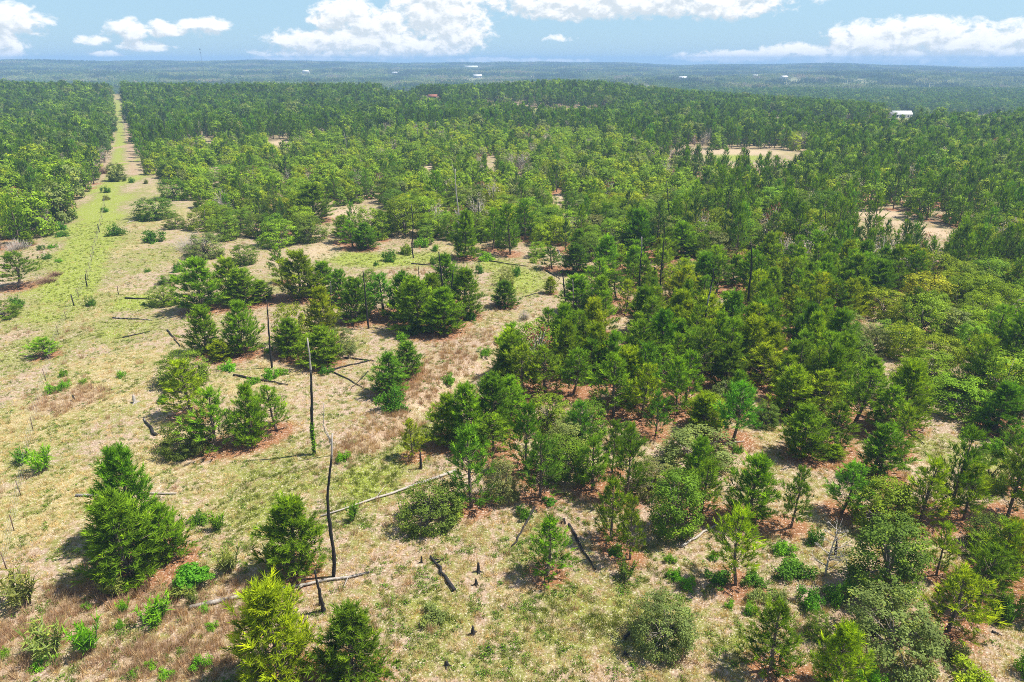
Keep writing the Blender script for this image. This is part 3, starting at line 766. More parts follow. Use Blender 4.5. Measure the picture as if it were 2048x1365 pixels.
LIMIT = {"pine": 297, "broad": 297}
count = {k: sum(1 for t in TREES if t["kind"] == k) for k in LIMIT}
REST = {"pine": [], "broad": [], "bare": []}
for x, y, k, zi, h in SC:
    z = float(terrain(x, y)) - 0.05
    u = RNG.random()
    px, py = project(np.array([x, y, z + h * .5]))
    if k != "bare" and count[k] < LIMIT[k] and -20 < px < 2068 and zi != 2:
        count[k] += 1
        if k == "pine":
            tone = [T_PINE, T_PINE_Y, T_PINE_D, T_PINE][int(u * 4)]
            add_tree("pine", 0, 0, 0, 0, "o" if RNG.random() < .65 else "d", tone, world=(x, y, z), hr=(h * RNG.uniform(.26, .34), h))
        else:
            tone = ([T_OAK_B, T_OAK_Y, T_OAK_B] if u < .7 else [T_OAK, T_OAK_G, T_OAK])[int(RNG.random() * 3)]
            add_tree("broad", 0, 0, 0, 0, "b" if RNG.random() < .7 else "u", tone, world=(x, y, z), hr=(h * RNG.uniform(.48, .62), h))
        TREES[-1]["zone"] = zi
    else:
        REST[k].append((x, y, z, h, zi))
# ------------------------------------------------------------------ dead trunks, logs, stumps
LAND = []           # (phrase, xy): things that other labels refer to


def snag(px, py, tx, ty, r, label, phrase=None, pale=(0.1, 0.1), kink=0.0, forks=(), cat="dead trunk", vine=False, seed=0):
    rng = np.random.default_rng(1000 + int(px) + int(py))
    p = G(px, py)
    h = height_to(p, ty)
    dep = depth_of(np.array([p[0], p[1], p[2] + h]))
    dx = (tx - 1024) / FPX * dep - p[0]
    n = 18
    s = np.linspace(0, 1, n)
    path = np.stack([dx * s + kink * np.sin(s * 7.5 + rng.uniform(0, 6)) * h * 0.02 + rng.normal(0, 0.012 + 0.02 * kink, n) * (s > 0), 0.25 * kink * np.sin(s * 5 + 1) + rng.normal(0, 0.012, n), h * s - 0.25 * (1 - s)], 1)
    P = Parts()
    P.tube(path, r * (1.15 - 0.70 * s) * rng.uniform(0.82, 1.15, n), 7, a=np.interp(s, np.linspace(0, 1, len(pale)), pale))
    o = link("burnt_snag", P.mesh("burnt_snag", True), M_DEAD, loc=p)
    tag(o, label, cat, "burnt snags still standing")
    for f, bx, bz in forks:
        q = path[int(f * (n - 1))]
        B = Parts()
        B.tube([q, q + np.array([bx * .6, 0.05, bz * .45]), q + np.array([bx, -0.1, bz])], [r * 0.42, r * 0.3, r * 0.12], 5, a=pale[-1])
        link("branch", B.mesh("branch", True), M_DEAD, o)
    if vine:
        m = 900
        t = rng.uniform(0.02, 0.30, m)
        c = np.stack([np.interp(t, s, path[:, i]) for i in range(3)], 1) + unit(rng.normal(size=(m, 3))) * rng.uniform(0.08, 0.24, m)[:, None]
        V, F, T = leaf_quads(c, unit(rng.normal(size=(m, 3))), np.full(m, .12), np.full(m, .09), rng.uniform(.3, .9, m), rng)
        link("vine_leaves", np_mesh("vine_leaves", V, F, tint=T), M_LEAF, o, color=T_SHRUB)
    if phrase: LAND.append((phrase, p[:2]))
    return o


snag(662, 1158, 660, 866, .125, "tall crooked black snag with a pale broken tip, right beside the full round pine", "the tall crooked black snag", (.0, .1, .1, .1, .9), .7, ((.97, -.25, 1.1),))
snag(648, 1226, 630, 1140, .13, "short leaning black snag in front of the long log, near the bottom edge", "the short leaning black snag", (.0, .1), .4)
snag(628, 911, 617, 676, .14, "tall thin snag with a silvery upper half and green vine at its foot", "the vine-footed silvery snag", (.0, .05, .3, .95), .5, vine=True)
snag(663, 916, 645, 806, .05, "thin bent pale dead sapling just beyond the crooked black snag", None, (.9, .7, .9), 1.2)
snag(543, 737, 533, 600, .12, "straight thin black snag over bright shrubs, beside the vine-footed one", "the snag over bright shrubs", (.0, .1), .2)
snag(737, 658, 726, 542, .13, "straight black snag leaning slightly at the left end of the big pine clump", "the black snag left of the pine clump", (.0, .1), .1)
snag(667, 653, 661, 563, .11, "black snag half hidden by the yellow-green pine, pale towards the top", None, (.1, .3, .6), .2)
snag(888, 640, 879, 504, .14, "black snag poking out of the big pine clump at its highest pine", "the snag inside the pine clump", (.0, .1), .5)
snag(899, 650, 906, 540, .13, "second dark mottled snag inside the big pine clump, leaning outward", None, (.35, .1, .3), .4)
snag(838, 556, 837, 533, .08, "short charred stub standing in the tan grass of the meadow", None, (.1, .1), .1)
snag(826, 517, 824, 408, .12, "tall black snag with a forked tip at the back of the green meadow", "the fork-tipped black snag", (.0, .0, .1, .4), .7, ((.85, .9, 1.6), (.9, -.35, 1.3)))
snag(918, 482, 911, 338, .17, "tallest silvery snag with a forked crown among the light oaks", "the tallest silvery forked snag", (.55, .9, .95), .5, ((.78, 1.0, 1.0), (.95, -.55, 2.0)))
snag(959, 472, 957, 404, .11, "plain black snag between the silvery snag and the dark pines", "the plain black snag", (.0, .1), .1)
snag(985, 440, 988, 366, .10, "brown snag with a knobbed tip rising behind the dark pines", None, (.5, .4, .6), .4, ((.96, .5, .5),))
snag(934, 372, 943, 330, .10, "slanted grey snag in the oaks, upper neighbour of the tallest silvery one", None, (.4, .5), .2)
snag(1090, 483, 1096, 449, .11, "short black snag leaning over pale ground beside the light seedlings", None, (.0, .1), .6)
snag(1278, 620, 1283, 474, .13, "tall black snag flecked white near its top, at the near edge of the mixed stand", "the white-flecked tall snag", (.0, .1, .3, .7), .3)
snag(1319, 610, 1329, 447, .10, "very thin tall dark snag standing inside an open pine", "the very thin tall snag", (.05, .2, .2), .3)
snag(1134, 634, 1125, 539, .13, "thick black snag leaning over the slope at the edge of the pines", "the thick black snag", (.0, .05), .2)
snag(1149, 644, 1145, 560, .10, "mottled grey snag next to the thick leaning one on the slope", None, (.2, .4, .6), .2)
snag(1353, 580, 1355, 541, .10, "short straight black snag beside the small round light oak", None, (.0, .1), .1)
snag(1405, 712, 1424, 537, .14, "leaning grey and black snag rising out of the dense pine stand", "the leaning grey-black snag", (.1, .1, .45, .5, .3), .8)
snag(1498, 634, 1502, 482, .14, "straight jet-black snag at the sandy gap in the dense stand", "the straight jet-black snag", (.0, .0, .1), .5)
snag(1650, 485, 1651, 418, .11, "dark snag at the back edge of the dense stand before the bare patches", "the back-edge snag", (.1, .1), .2)
snag(1348, 468, 1330, 362, .12, "tall bowed snag with a bare curved top above the sandy oak slope", "the tall bowed snag", (.0, .3, .5), 1.0)
snag(1228, 480, 1250, 430, .13, "slanted grey dead trunk leaning across light oaks", None, (.3, .6), .3, ((.6, .9, .3),))
snag(874, 276, 870, 240, .20, "far bleached snag above the last oaks, before the dark pine belt", None, (.9, .9), .3, ((.7, -1.2, 1.5),))
snag(839, 296, 832, 244, .18, "far grey forked snag beside the bleached one above the oaks", None, (.5, .6), .8, ((.45, 2.4, 2.2),))
snag(715, 305, 713, 255, .16, "far dark snag above the left part of the oaks", None, (.2, .2), .2)
snag(697, 318, 688, 262, .16, "far pale leaning snag with short side stubs above the oaks", None, (.8, .8), .6, ((.8, 1.2, .6), (.7, -1.0, .8)))
snag(1501, 410, 1502, 352, .18, "dark dead trunk alone in the pines beyond the bare patches", None, (.1, .2), .2)
snag(842, 938, 840, 901, .12, "charred knee-high stub beside the two-stemmed small pine", None, (.0, .05), .0)
snag(1672, 1110, 1674, 1074, .10, "short burnt stub behind the bleached dead tree", None, (.0, .05), .1)
snag(173, 574, 171, 548, .10, "thick burnt post stub at the bend of the wire fence", None, (.0, .1), .3, ((.8, .7, -.7),))
snag(236, 590, 235, 573, .06, "small lone burnt stake in the grass beside the fence", None, (.0, .1), .2)


def log(x1, y1, x2, y2, r, label, phrase=None, pale=0.1, branches=0):
    a, b = G(x1, y1), G(x2, y2)
    rng = np.random.default_rng(int(x1 * 7 + y1))
    n = 9
    s = np.linspace(0, 1, n)
    xy = a[None, :2] * (1 - s[:, None]) + b[None, :2] * s[:, None] + rng.normal(0, 0.05, (n, 2))
    z = terrain(xy[:, 0], xy[:, 1]) + r * 0.75 + 0.03
    org = np.array([xy[0, 0], xy[0, 1], z[0]])
    path = np.concatenate([xy, z[:, None]], 1) - org
    P = Parts()
    P.tube(path, r * (1 - 0.55 * s) * rng.uniform(.9, 1.1, n), 7, a=np.clip(pale + rng.normal(0, .12, n), 0, 1))
    o = link("fallen_log", P.mesh("fallen_log", True), M_DEAD, loc=org)
    tag(o, label, "log", "fallen logs on the ground")
    for i in range(branches):
        q = path[int(rng.integers(4, n - 1))]
        v = np.array([rng.normal(0, .7), rng.normal(0, .7), rng.uniform(.1, .5)])
        B = Parts(); B.tube([q, q + v * .6, q + v], [r * .35, r * .22, .012], 5, a=pale)
        link("branch", B.mesh("branch", True), M_DEAD, o)
    if phrase: LAND.append((phrase, (a[:2] + b[:2]) / 2))
    return o


log(380, 1218, 738, 1149, .15, "longest log, weathered grey and black, lying beneath the crooked snag", "the longest grey log", .55, 2)
log(912, 943, 642, 1036, .13, "long pale grey log running from the stand down past the green patch", "the long pale grey log", .75, 1)
log(908, 1184, 862, 1116, .14, "charred log with a splintered root end alone in the open grass", "the splintered charred log", .2, 2)
log(1068, 1019, 1025, 1096, .11, "slim dark log below the small round shrub, left of the lone small pine", None, .15)
log(1136, 1051, 1190, 1142, .11, "slim black log on the other side of the lone small pine", "the slim black log", .05)
log(1362, 1096, 1434, 1050, .11, "bleached log lying at the litter edge beneath the drooping pine", "the bleached log", .85)
log(468, 752, 576, 771, .12, "black log passing behind two bright shrubs", None, .1)
log(250, 598, 313, 600, .12, "black log in green grass next to the round dark bush", None, .1)
log(225, 637, 306, 642, .10, "grey log lying level in the grass by the fence", None, .45)
log(335, 662, 361, 694, .10, "short charred log with a pale splintered head pointing at the pine row", None, .3)
log(311, 873, 288, 839, .14, "short thick mottled log in the open grass left of the low olive oak", None, .35)
log(315, 804, 347, 768, .10, "dark log half hidden behind the yellow-green pine of the row", None, .1)
log(246, 676, 302, 664, .08, "thin dark stick of a log with a burnt stub at one end", None, .15)
log(153, 993, 352, 990, .11, "pale log passing behind the tall bushy pine near the fence", None, .7)
log(660, 741, 742, 722, .10, "dark log running from the pine foot towards the gully pair", None, .1)
log(660, 742, 738, 782, .08, "thin dark log crossing the pale ground below the gully pair", None, .2)
log(736, 744, 700, 781, .06, "thin crossed stick lying over the thin dark log", None, .3)
log(690, 717, 752, 724, .09, "dark log end-on behind the feathery oak in the pale ground", None, .1)
log(958, 520, 1056, 534, .11, "long black log at the back of the green meadow", "the long black log", .1)
log(490, 474, 540, 485, .12, "charred log below the domed oaks, upper of two", None, .1)
log(514, 487, 546, 506, .11, "charred log below the domed oaks, lower of two", None, .15)
log(822, 529, 884, 533, .10, "charred log lying in the meadow grass behind the pine clump", None, .1)
log(1092, 542, 1122, 560, .10, "short dark log in front of the small open pine on the slope", None, .1)
log(1820, 866, 1847, 890, .10, "dark log in the litter clearing at the right of the stand", None, .15)
log(1115, 500, 1128, 528, .09, "pale slanted log beside the small open pine on the slope", None, .8)
log(1050, 594, 1082, 585, .07, "thin dark branch lying on the grassy slope", None, .2)
log(1448, 890, 1488, 884, .08, "bleached short log at the foot of an open pine", None, .85)
log(1250, 1280, 1268, 1258, .10, "charred log tucked under the grey-green domed bush", None, .05)
log(1985, 1265, 2003, 1273, .06, "small dark stick on the bare ground near the edge", None, .1)
log(255, 447, 276, 440, .09, "bleached branch on the grassy strip below the large round bush", None, .95, 2)


def stump(px, py, ty, r, label, pale=0.05, cat="stump"):
    p = G(px, py)
    h = max(height_to(p, ty), .2)
    rng = np.random.default_rng(int(px))
    P = Parts()
    s = np.array([0, .15, .5, .85, 1])
    path = np.stack([rng.normal(0, .02, 5), rng.normal(0, .02, 5), h * s - .1 * (1 - s)], 1)
    P.tube(path, r * np.array([1.5, 1.1, .9, .65, .25]), 8, a=pale)
    o = link("burnt_stump", P.mesh("burnt_stump", True), M_DEAD, loc=p)
    for i in range(3):
        a = rng.uniform(0, 6.28)
        B = Parts(); v = np.array([math.cos(a), math.sin(a), 0])
        B.tube([np.array([0, 0, .1]), v * r * 1.6 + np.array([0, 0, .05]), v * r * 3.2 - np.array([0, 0, .05])], [r * .5, r * .35, r * .1], 5, a=pale)
        link("root", B.mesh("root", True), M_DEAD, o)
    return tag(o, label, cat, "burnt stumps")


stump(957, 1144, 1124, .11, "taller of two black stumps standing close together in the open grass")
stump(952, 1170, 1157, .10, "shorter of two black stumps standing close together in the open grass")
stump(946, 1269, 1252, .12, "black stump alone in the open grass near the bottom edge")
stump(843, 1126, 1112, .07, "little leaning charred stub at the upper end of the splintered log")
stump(1128, 1047, 1037, .14, "pointed black stump at the upper end of the slim black log")
stump(893, 1332, 1322, .12, "low black stump at the very bottom of the open grass", .1)
stump(270, 806, 790, .18, "grey weathered stump in the grass left of the pine row", .8)
stump(641, 1210, 1188, .10, "charred split stump beside the short leaning black snag", .3)
stump(977, 1300, 1294, .12, "small dark stump right of the low black one", .1)
stump(1250, 1310, 1302, .12, "charred stump in the shade of the grey-green domed bush")
stump(148, 801, 790, .12, "small burnt stump in the brown dead grass", .1)


def bare_tree(px, py, ty, w, label, name="dead_tree", mat=M_PALEWOOD, seed=5, trunk_lean=0.3, nb=26):
    """Leafless tree: trunk with rising forked limbs as one continuous part, fine twigs as another."""
    rng = np.random.default_rng(seed)
    p = G(px, py)
    h = height_to(p, ty); r = w / 2 * depth_of(p) / FPX
    o = empty(name, p)
    P, T = Parts(), Parts()
    s = np.linspace(0, 1, 8)
    ax = np.stack([trunk_lean * s ** 1.5 * h * .2, .1 * np.sin(s * 4), h * s - .2 * (1 - s)], 1)
    P.tube(ax, .085 * (1 - s * .9), 6)
    for i in range(nb):
        t = rng.uniform(.12, .92)
        q = np.array([np.interp(t, s, ax[:, k]) for k in range(3)])
        a = rng.uniform(0, 6.28); L = r * (1.25 - .8 * t) * rng.uniform(.7, 1.1)
        d = np.array([math.cos(a), math.sin(a), .55 + .5 * t])
        e = q + d * L
        m = q + d * L * .5 + np.array([0, 0, -.08 * L])
        P.tube([q, m, e], [.032, .022, .009], 5)
        for j in range(5):
            u = rng.uniform(.35, 1)
            b = m * (1 - u) + e * u
            v = unit(d + rng.normal(0, .55, 3)) * L * rng.uniform(.25, .5)
            T.tube([b, b + v * .5 + rng.normal(0, .02, 3), b + v], [.012, .009, .005], 4)
    link("trunk", P.mesh("dead_trunk", True), mat, o)
    link("twigs", T.mesh("dead_twigs"), mat, o)
    return tag(o, label, "dead tree", "leafless trees")


bare_tree(1650, 1152, 1036, 78, "bleached leafless tree over red needle litter, in front of the dark oak")
LAND.append(("the bleached leafless tree", G(1650, 1152)[:2]))
bare_tree(250, 265, 232, 22, "small leafless tree standing in the distant part of the mown strip", seed=8)
bare_tree(1858, 745, 712, 26, "white leafless snag-top showing above the yellow-topped oak", seed=9, nb=14)


def brush(px, py, ty, w, label, mat, seed, name="dead_bush", n=240):
    rng = np.random.default_rng(seed)
    p = G(px, py)
    r = w / 2 * depth_of(p) / FPX; h = max(height_to(p, ty) * .8, .5)
    P = Parts()
    for i in range(n):
        a, q = rng.uniform(0, 6.28), r * rng.uniform(0, 1) ** .6
        b = np.array([math.cos(a) * q * .7, math.sin(a) * q * .7, -.05])
        v = np.array([math.cos(a) * q * .6, math.sin(a) * q * .6, h * rng.uniform(.5, 1.1) * (1 - .5 * q / r)]) + rng.normal(0, .12, 3)
        P.tube([b, b + v * .55 + rng.normal(0, .05, 3), b + v], [.020, .014, .006], 3)
    o = link(name, P.mesh(name), mat, loc=p)
    return tag(o, label, "dead bush", "dead bushes and brush heaps")


M_REDBRUSH = simple("red_brown_brush", (0.20, 0.11, 0.07), (0.34, 0.21, 0.14), 5)
brush(385, 500, 450, 66, "large heap of bleached grey brush beside the feathery grey-green oak", M_PALEWOOD, 1)
brush(94, 565, 545, 36, "round red-brown dead bush in the grass beside the lone open pine, larger of two", M_REDBRUSH, 2)
brush(110, 552, 537, 24, "smaller red-brown dead bush behind the larger one on the grassy strip", M_REDBRUSH, 3)
brush(204, 348, 318, 24, "red-brown dead thicket at the edge of the left woods by the mown strip", M_REDBRUSH, 4)
brush(36, 500, 470, 44, "grey dead brush at the edge of the left woods", M_PALEWOOD, 5)
brush(170, 362, 335, 30, "pale dead brush under the left woods by the strip", M_PALEWOOD, 6)
brush(1048, 640, 608, 24, "thin grey dead bush at the gully head", M_PALEWOOD, 7, n=90)
brush(128, 390, 366, 40, "pale leafless thicket among the left woods", M_PALEWOOD, 8)

# mound of bright vine leaves over a grey stump
p = G(385, 1175)
mv = empty("vine_mound", p)
P = Parts(); rng = np.random.default_rng(77)
for i in range(22):
    a = rng.uniform(0, 6.28); q = rng.uniform(.1, .8)
    P.tube([(math.cos(a) * q, math.sin(a) * q, -.1), (math.cos(a) * q * .8, math.sin(a) * q * .8, .7), (math.cos(a) * q * .9, math.sin(a) * q * .9, 1.2)], [.05, .04, .02], 5, .8)
P.tube([(0, 0, -.1), (0, 0, 1.2)], [.5, .2], 8, .6)
link("stump", P.mesh("vine_stump"), M_DEAD, mv)
m = 4200
d = unit(rng.normal(size=(m, 3))); d[:, 2] = np.abs(d[:, 2]) * .9 + .1
aa_ = np.arctan2(d[:, 1], d[:, 0])
c = d * np.array([1.15, 1.0, .95]) * ((.88 + .20 * np.sin(aa_ * 3 + 1) * (1 - d[:, 2]) + .16 * np.sin(aa_ * 5 + d[:, 2] * 9)) * rng.uniform(.62, 1.12, m))[:, None] + np.array([0.1, 0, .65])
V, F, T = leaf_quads(c, unit(d + rng.normal(0, .6, (m, 3))), rng.uniform(.10, .2, m), rng.uniform(.08, .15, m), np.clip(rng.normal(.6, .17, m), 0, 1), rng)
link("vine_leaves", np_mesh("vine_leaves", V, F, tint=T), M_LEAF, mv, color=(.10, .27, .02))
tag(mv, "bright green mound of vine leaves over a grey stump, before the bushy pines", "vine mound")
LAND.append(("the bright vine mound", p[:2]))

# ------------------------------------------------------------------ wire fence along the strip
FENCE = [(-12, 1180), (13, 1139), (28, 1062), (42, 991), (66, 862), (92, 762), (117, 670), (133, 639), (148, 612), (158, 596), (176, 556), (181, 543), (184, 525), (188, 508), (192, 493), (196, 478), (199, 465), (202, 452), (205, 440), (207, 426), (209, 412), (211, 398)]
org = G(*FENCE[3])
fe = empty("wire_fence", org)
pts = [G(*q) for q in FENCE]
rng = np.random.default_rng(5)
for i, q in enumerate(pts):
    P = Parts()
    ln = rng.normal(0, .05, 2)
    big = i in (8, 16)
    P.tube([q - org - np.array([0, 0, .3]), q - org + np.array([ln[0], ln[1], 1.4 if not big else 1.7])], [.035 if not big else .08] * 2, 5)
    link("post", P.mesh("fence_post"), M_STEEL if not big else M_DEAD, fe)
for z in (.35, .65, .95, 1.25):
    P = Parts()
    path = []
    for a, b in zip(pts[:-1], pts[1:]):
        for t in (0, .5):
            q = a * (1 - t) + b * t
            path.append(q - org + np.array([0, 0, z - (.03 if t else 0)]))
    path.append(pts[-1] - org + np.array([0, 0, z]))
    P.tube(path, [.005] * len(path), 4)
    link("wire", P.mesh("fence_wire"), M_WIRE, fe)
tag(fe, "long wire fence on thin rusty posts running up the grassy strip", "fence")
LAND.append(("the wire fence", pts[4][:2]))

# ------------------------------------------------------------------ far houses and masts
M_ROOFW = simple("white_metal_roof", (.62, .62, .60), (.72, .72, .70), 2, .5)
M_ROOFG = simple("grey_roof", (.30, .30, .30), (.40, .39, .38), 2, .7)
M_WALLW = simple("pale_wall", (.55, .53, .49), (.62, .60, .56), 2)
M_WALLB = simple("tan_wall", (.36, .29, .22), (.42, .34, .26), 2)
M_GLASSD = simple("dark_window", (.02, .025, .03), (.04, .045, .05), 3, .2)


def house(px, py, L, W, Hh, rz, roof, wall, label, cat="house", pitch=.32):
    p = G(px, py)
    o = empty("house", p); o.rotation_euler = (0, 0, rz)
    P = Parts()
    rh = W * pitch
    V = [(-L / 2, -W / 2, -1), (L / 2, -W / 2, -1), (L / 2, W / 2, -1), (-L / 2, W / 2, -1), (-L / 2, -W / 2, Hh), (L / 2, -W / 2, Hh), (L / 2, W / 2, Hh), (-L / 2, W / 2, Hh), (-L / 2, 0, Hh + rh), (L / 2, 0, Hh + rh)]
    P.add(np.array(V, float), [(0, 1, 5, 4), (2, 3, 7, 6), (0, 4, 7, 3), (1, 2, 6, 5)], [(4, 8, 7), (5, 6, 9)])
    link("wall", P.mesh("house_wall"), wall, o)
    R = Parts()
    e = .5
    for sg in (-1, 1):
        z0 = Hh - e * pitch * 2 * .9
        a = [(-L / 2 - e, sg * (W / 2 + e), z0 + .02), (L / 2 + e, sg * (W / 2 + e), z0 + .02), (L / 2 + e, 0, Hh + rh + .02), (-L / 2 - e, 0, Hh + rh + .02)]
        b = [(x, y, z + .18) for x, y, z in a]
        R.add(np.array(a + b, float), [(0, 1, 2, 3), (4, 7, 6, 5), (0, 4, 5, 1), (1, 5, 6, 2), (2, 6, 7, 3), (3, 7, 4, 0)])
    link("roof", R.mesh("house_roof"), roof, o)
    D = Parts(); D.box((L * .1, -W / 2 - .03, 1.05), (1.1, .08, 2.1)); link("door", D.mesh("house_door"), M_WALLB if wall is not M_WALLB else M_GLASSD, o)
    for x in (-L * .32, -L * .12, L * .3):
        D = Parts(); D.box((x, -W / 2 - .03, 1.6), (1.2, .08, 1.2)); link("window", D.mesh("house_window"), M_GLASSD, o)
    return tag(o, label, cat, "far houses")


house(680, 179, 16, 9, 4.6, .12, M_ROOFW, M_WALLB, "white-roofed barn on the far crest above the dark pines", "barn", .42)
house(1801, 234, 14, 7, 3.0, -.05, M_ROOFW, M_WALLW, "long low house with a bright white roof among trees in the valley")
house(1786, 236, 6, 4, 2.6, .2, M_ROOFG, M_WALLW, "small grey-roofed shed beside the long white-roofed house", "shed")
house(955, 157, 22, 11, 6, .3, M_ROOFW, M_WALLW, "pale far house below the ridge, front one of the two in the middle valley")
house(940, 139, 62, 14, 9, .1, M_ROOFW, M_WALLW, "long pale building on the far ridge, largest up there", "building")
house(792, 150, 20, 9, 5, .1, M_ROOFW, M_WALLB, "pale low building in the far valley between barn and long ridge building", "building")
house(1365, 160, 20, 9, 5, .2, M_ROOFW, M_WALLW, "white far house below the dark right-hand ridge, leftmost of three")
house(1510, 157, 13, 9, 6, 0, M_ROOFW, M_WALLW, "white speck of a far house, middle of three below the ridge")
house(1567, 161, 16, 9, 7, .4, M_ROOFW, M_WALLW, "white far house, rightmost of three below the ridge")
house(612, 146, 18, 9, 6, -.2, M_ROOFW, M_WALLW, "pale far house in the hazy valley left of the white-roofed barn")
house(866, 199, 6, 4, 2.2, 0, simple("red_roof", (.22, .09, .06), (.28, .12, .08), 2), M_WALLB, "little red-roofed shed beside the bright green field", "shed")


def mast(px, py, ty, w, label, mat, antennas):
    p = G(px, py)
    h = height_to(p, ty)
    o = empty("radio_mast", p)
    T = Parts()
    L3 = [(math.cos(a) * w, math.sin(a) * w) for a in (.5, 2.6, 4.7)]
    for x, y in L3:
        T.tube([(x, y, -.5), (x, y, h)], [.10, .08], 5)
    k = int(h / 1.6)
    for i in range(k):
        z = h * i / k
        for j in range(3):
            a, b = L3[j], L3[(j + 1) % 3]
            T.tube([(a[0], a[1], z), (b[0], b[1], z + h / k)], [.05, .05], 3)
    link("lattice", T.mesh("mast_lattice"), mat, o)
    for f, l in antennas:
        A = Parts()
        for j in range(3):
            a = .5 + j * 2.09
            A.box((math.cos(a) * (w + .35), math.sin(a) * (w + .35), h * f), (.5, .5, l), a)
            A.tube([(0, 0, h * f), (math.cos(a) * (w + .4), math.sin(a) * (w + .4), h * f)], [.06, .06], 4)
        link("antenna", A.mesh("mast_antenna"), mat, o)
    return tag(o, label, "mast")


M_MAST = simple("dark_galvanised", (.06, .07, .08), (.12, .13, .14), 3)
M_MASTP = simple("pale_galvanised", (.5, .5, .5), (.6, .6, .6), 3)
mast(410, 164, 98, .7, "slim lattice radio mast with antennas poking above the far ridge", M_MAST, ((.99, 3.0), (.88, 2.6)))
mast(1783, 171, 146, .6, "pale thin lattice mast in the hazy valley at the right", M_MASTP, ((.97, 1.6),))

# ------------------------------------------------------------------ labels of trees and shrubs
TONES = {T_PINE: "green", T_PINE_Y: "yellow-green", T_PINE_D: "dark green", T_PINE_B: "fresh green", T_OAK: "green", T_OAK_D: "olive", T_OAK_G: "grey-green", T_OAK_B: "light green", T_OAK_Y: "yellow-green", T_SHRUB: "bright green", T_SHRUB_D: "dark green"}
NOUN = {"pine": {"o": "open pine", "d": "bushy pine"}, "broad": {"b": "domed oak", "u": "upright oak", "t": "thin-leaved oak"}, "shrub": {"s": "shrub", "f": "feathery shrub"}}
GROUP = {"pine": "young pines of the burnt clearing", "broad": "broadleaf trees of the clearing and slope", "shrub": "low shrubs in the grass and litter"}
CATEG = {"pine": "pine tree", "broad": "broadleaf tree", "shrub": "shrub"}
EXTRA = [("the dark olive dome", 865, 1070), ("the largest pale domed bush", 1768, 1352), ("the yellow-topped oak", 1905, 837), ("the lone small pine", 1094, 1151), ("the lower gully pine", 778, 792), ("the big twin bushy pines", 266, 1176),
         ("the largest strip bush", 314, 441), ("the lone strip pine", 38, 575), ("the slim litter-clearing pine", 1311, 872), ("the wide grey-green oak", 1387, 947), ("the large dark oak", 1762, 1197), ("the thin sparse pine", 1582, 1057),
         ("the low olive oak", 378, 914), ("the small slope pine", 1010, 616), ("the brightest yellow dome", 1990, 777), ("the feathery grey-green oak", 412, 519), ("the broad leaning-footed pine", 1895, 1264), ("the rounder open-grass shrub", 1349, 1162)]
for ph, x, y in EXTRA:
    LAND.append((ph, G(x, y)[:2]))
ORD = ["nearest", "second", "third", "fourth", "fifth", "sixth", "seventh", "eighth"]
for kind in ("pine", "broad", "shrub"):
    TT = [t for t in TREES if t["kind"] == kind]
    XY = np.array([t["p"][:2] for t in TT])
    options = [[] for _ in TT]
    for ph, L in LAND:
        L = np.asarray(L)
        fw = L / np.hypot(*L); rt = np.array([fw[1], -fw[0]])
        v = XY - L
        f, l = v @ fw, v @ rt
        dd = np.hypot(f, l)
        for rel, ok in (("behind", (f > 0) & (abs(f) >= abs(l))), ("in front of", (f < 0) & (abs(f) >= abs(l))), ("right of", (l > 0) & (abs(l) > abs(f))), ("left of", (l < 0) & (abs(l) > abs(f)))):
            idx = [i for i in np.argsort(dd) if ok[i] and 0.4 < dd[i] < 45][:8]
            for rk, i in enumerate(idx):
                options[i].append((rk + dd[i] / 30, ORD[rk], rel, ph))
    for t, op in zip(TT, options):
        o = t["o"]
        lab = t["label"]
        if lab is None:
            tone = TONES.get(tuple(t["tone"]), "green")
            size = ("small " if t["h"] < 4.2 else "tall " if t["h"] > 6.6 else "") if kind == "pine" else ("small " if t["h"] < 2.6 else "large " if t["r"] > 2.7 else "") if kind == "broad" else ("tiny " if t["r"] < .35 else "")
            noun = NOUN[kind][t["style"]]
            if op:
                _, od, rel, ph = min(op)
                lab = f"{size}{tone} {noun}, {od} {CATEG[kind].split()[0] if kind != 'shrub' else 'shrub'} {rel} {ph}"
                if len(lab.split()) > 15: lab = lab[len(size):]
            else:
                where = {0: "packed in the back of the dense pine stand", 1: "on the leafy slope right of the dense pine stand", 3: "in the light green oak belt in the middle distance", 4: "in the mixed woods behind the dense pine stand", 5: "on the sandy slope between the meadow and the stand", 6: "among the loose pines in front of the dense stand", 7: "in the dark pine belt before the crest"}.get(t.get("zone"), "standing beyond the clearing")
                lab = {"pine": "pine ", "broad": "rounded broadleaf tree ", "shrub": "low shrub "}[kind] + where
        tag(o, lab, CATEG[kind], GROUP[kind])
# ------------------------------------------------------------------ the ground
def blob(px, py, rx, ry, s=1.0):
    c = G(px, py)
    a = G(px + rx, py); b = G(px, py - ry); b2 = G(px, py + ry)
    return c[0], c[1], max(abs(a[0] - c[0]), .3), max(abs(b[1] - b2[1]) / 2, .3), s


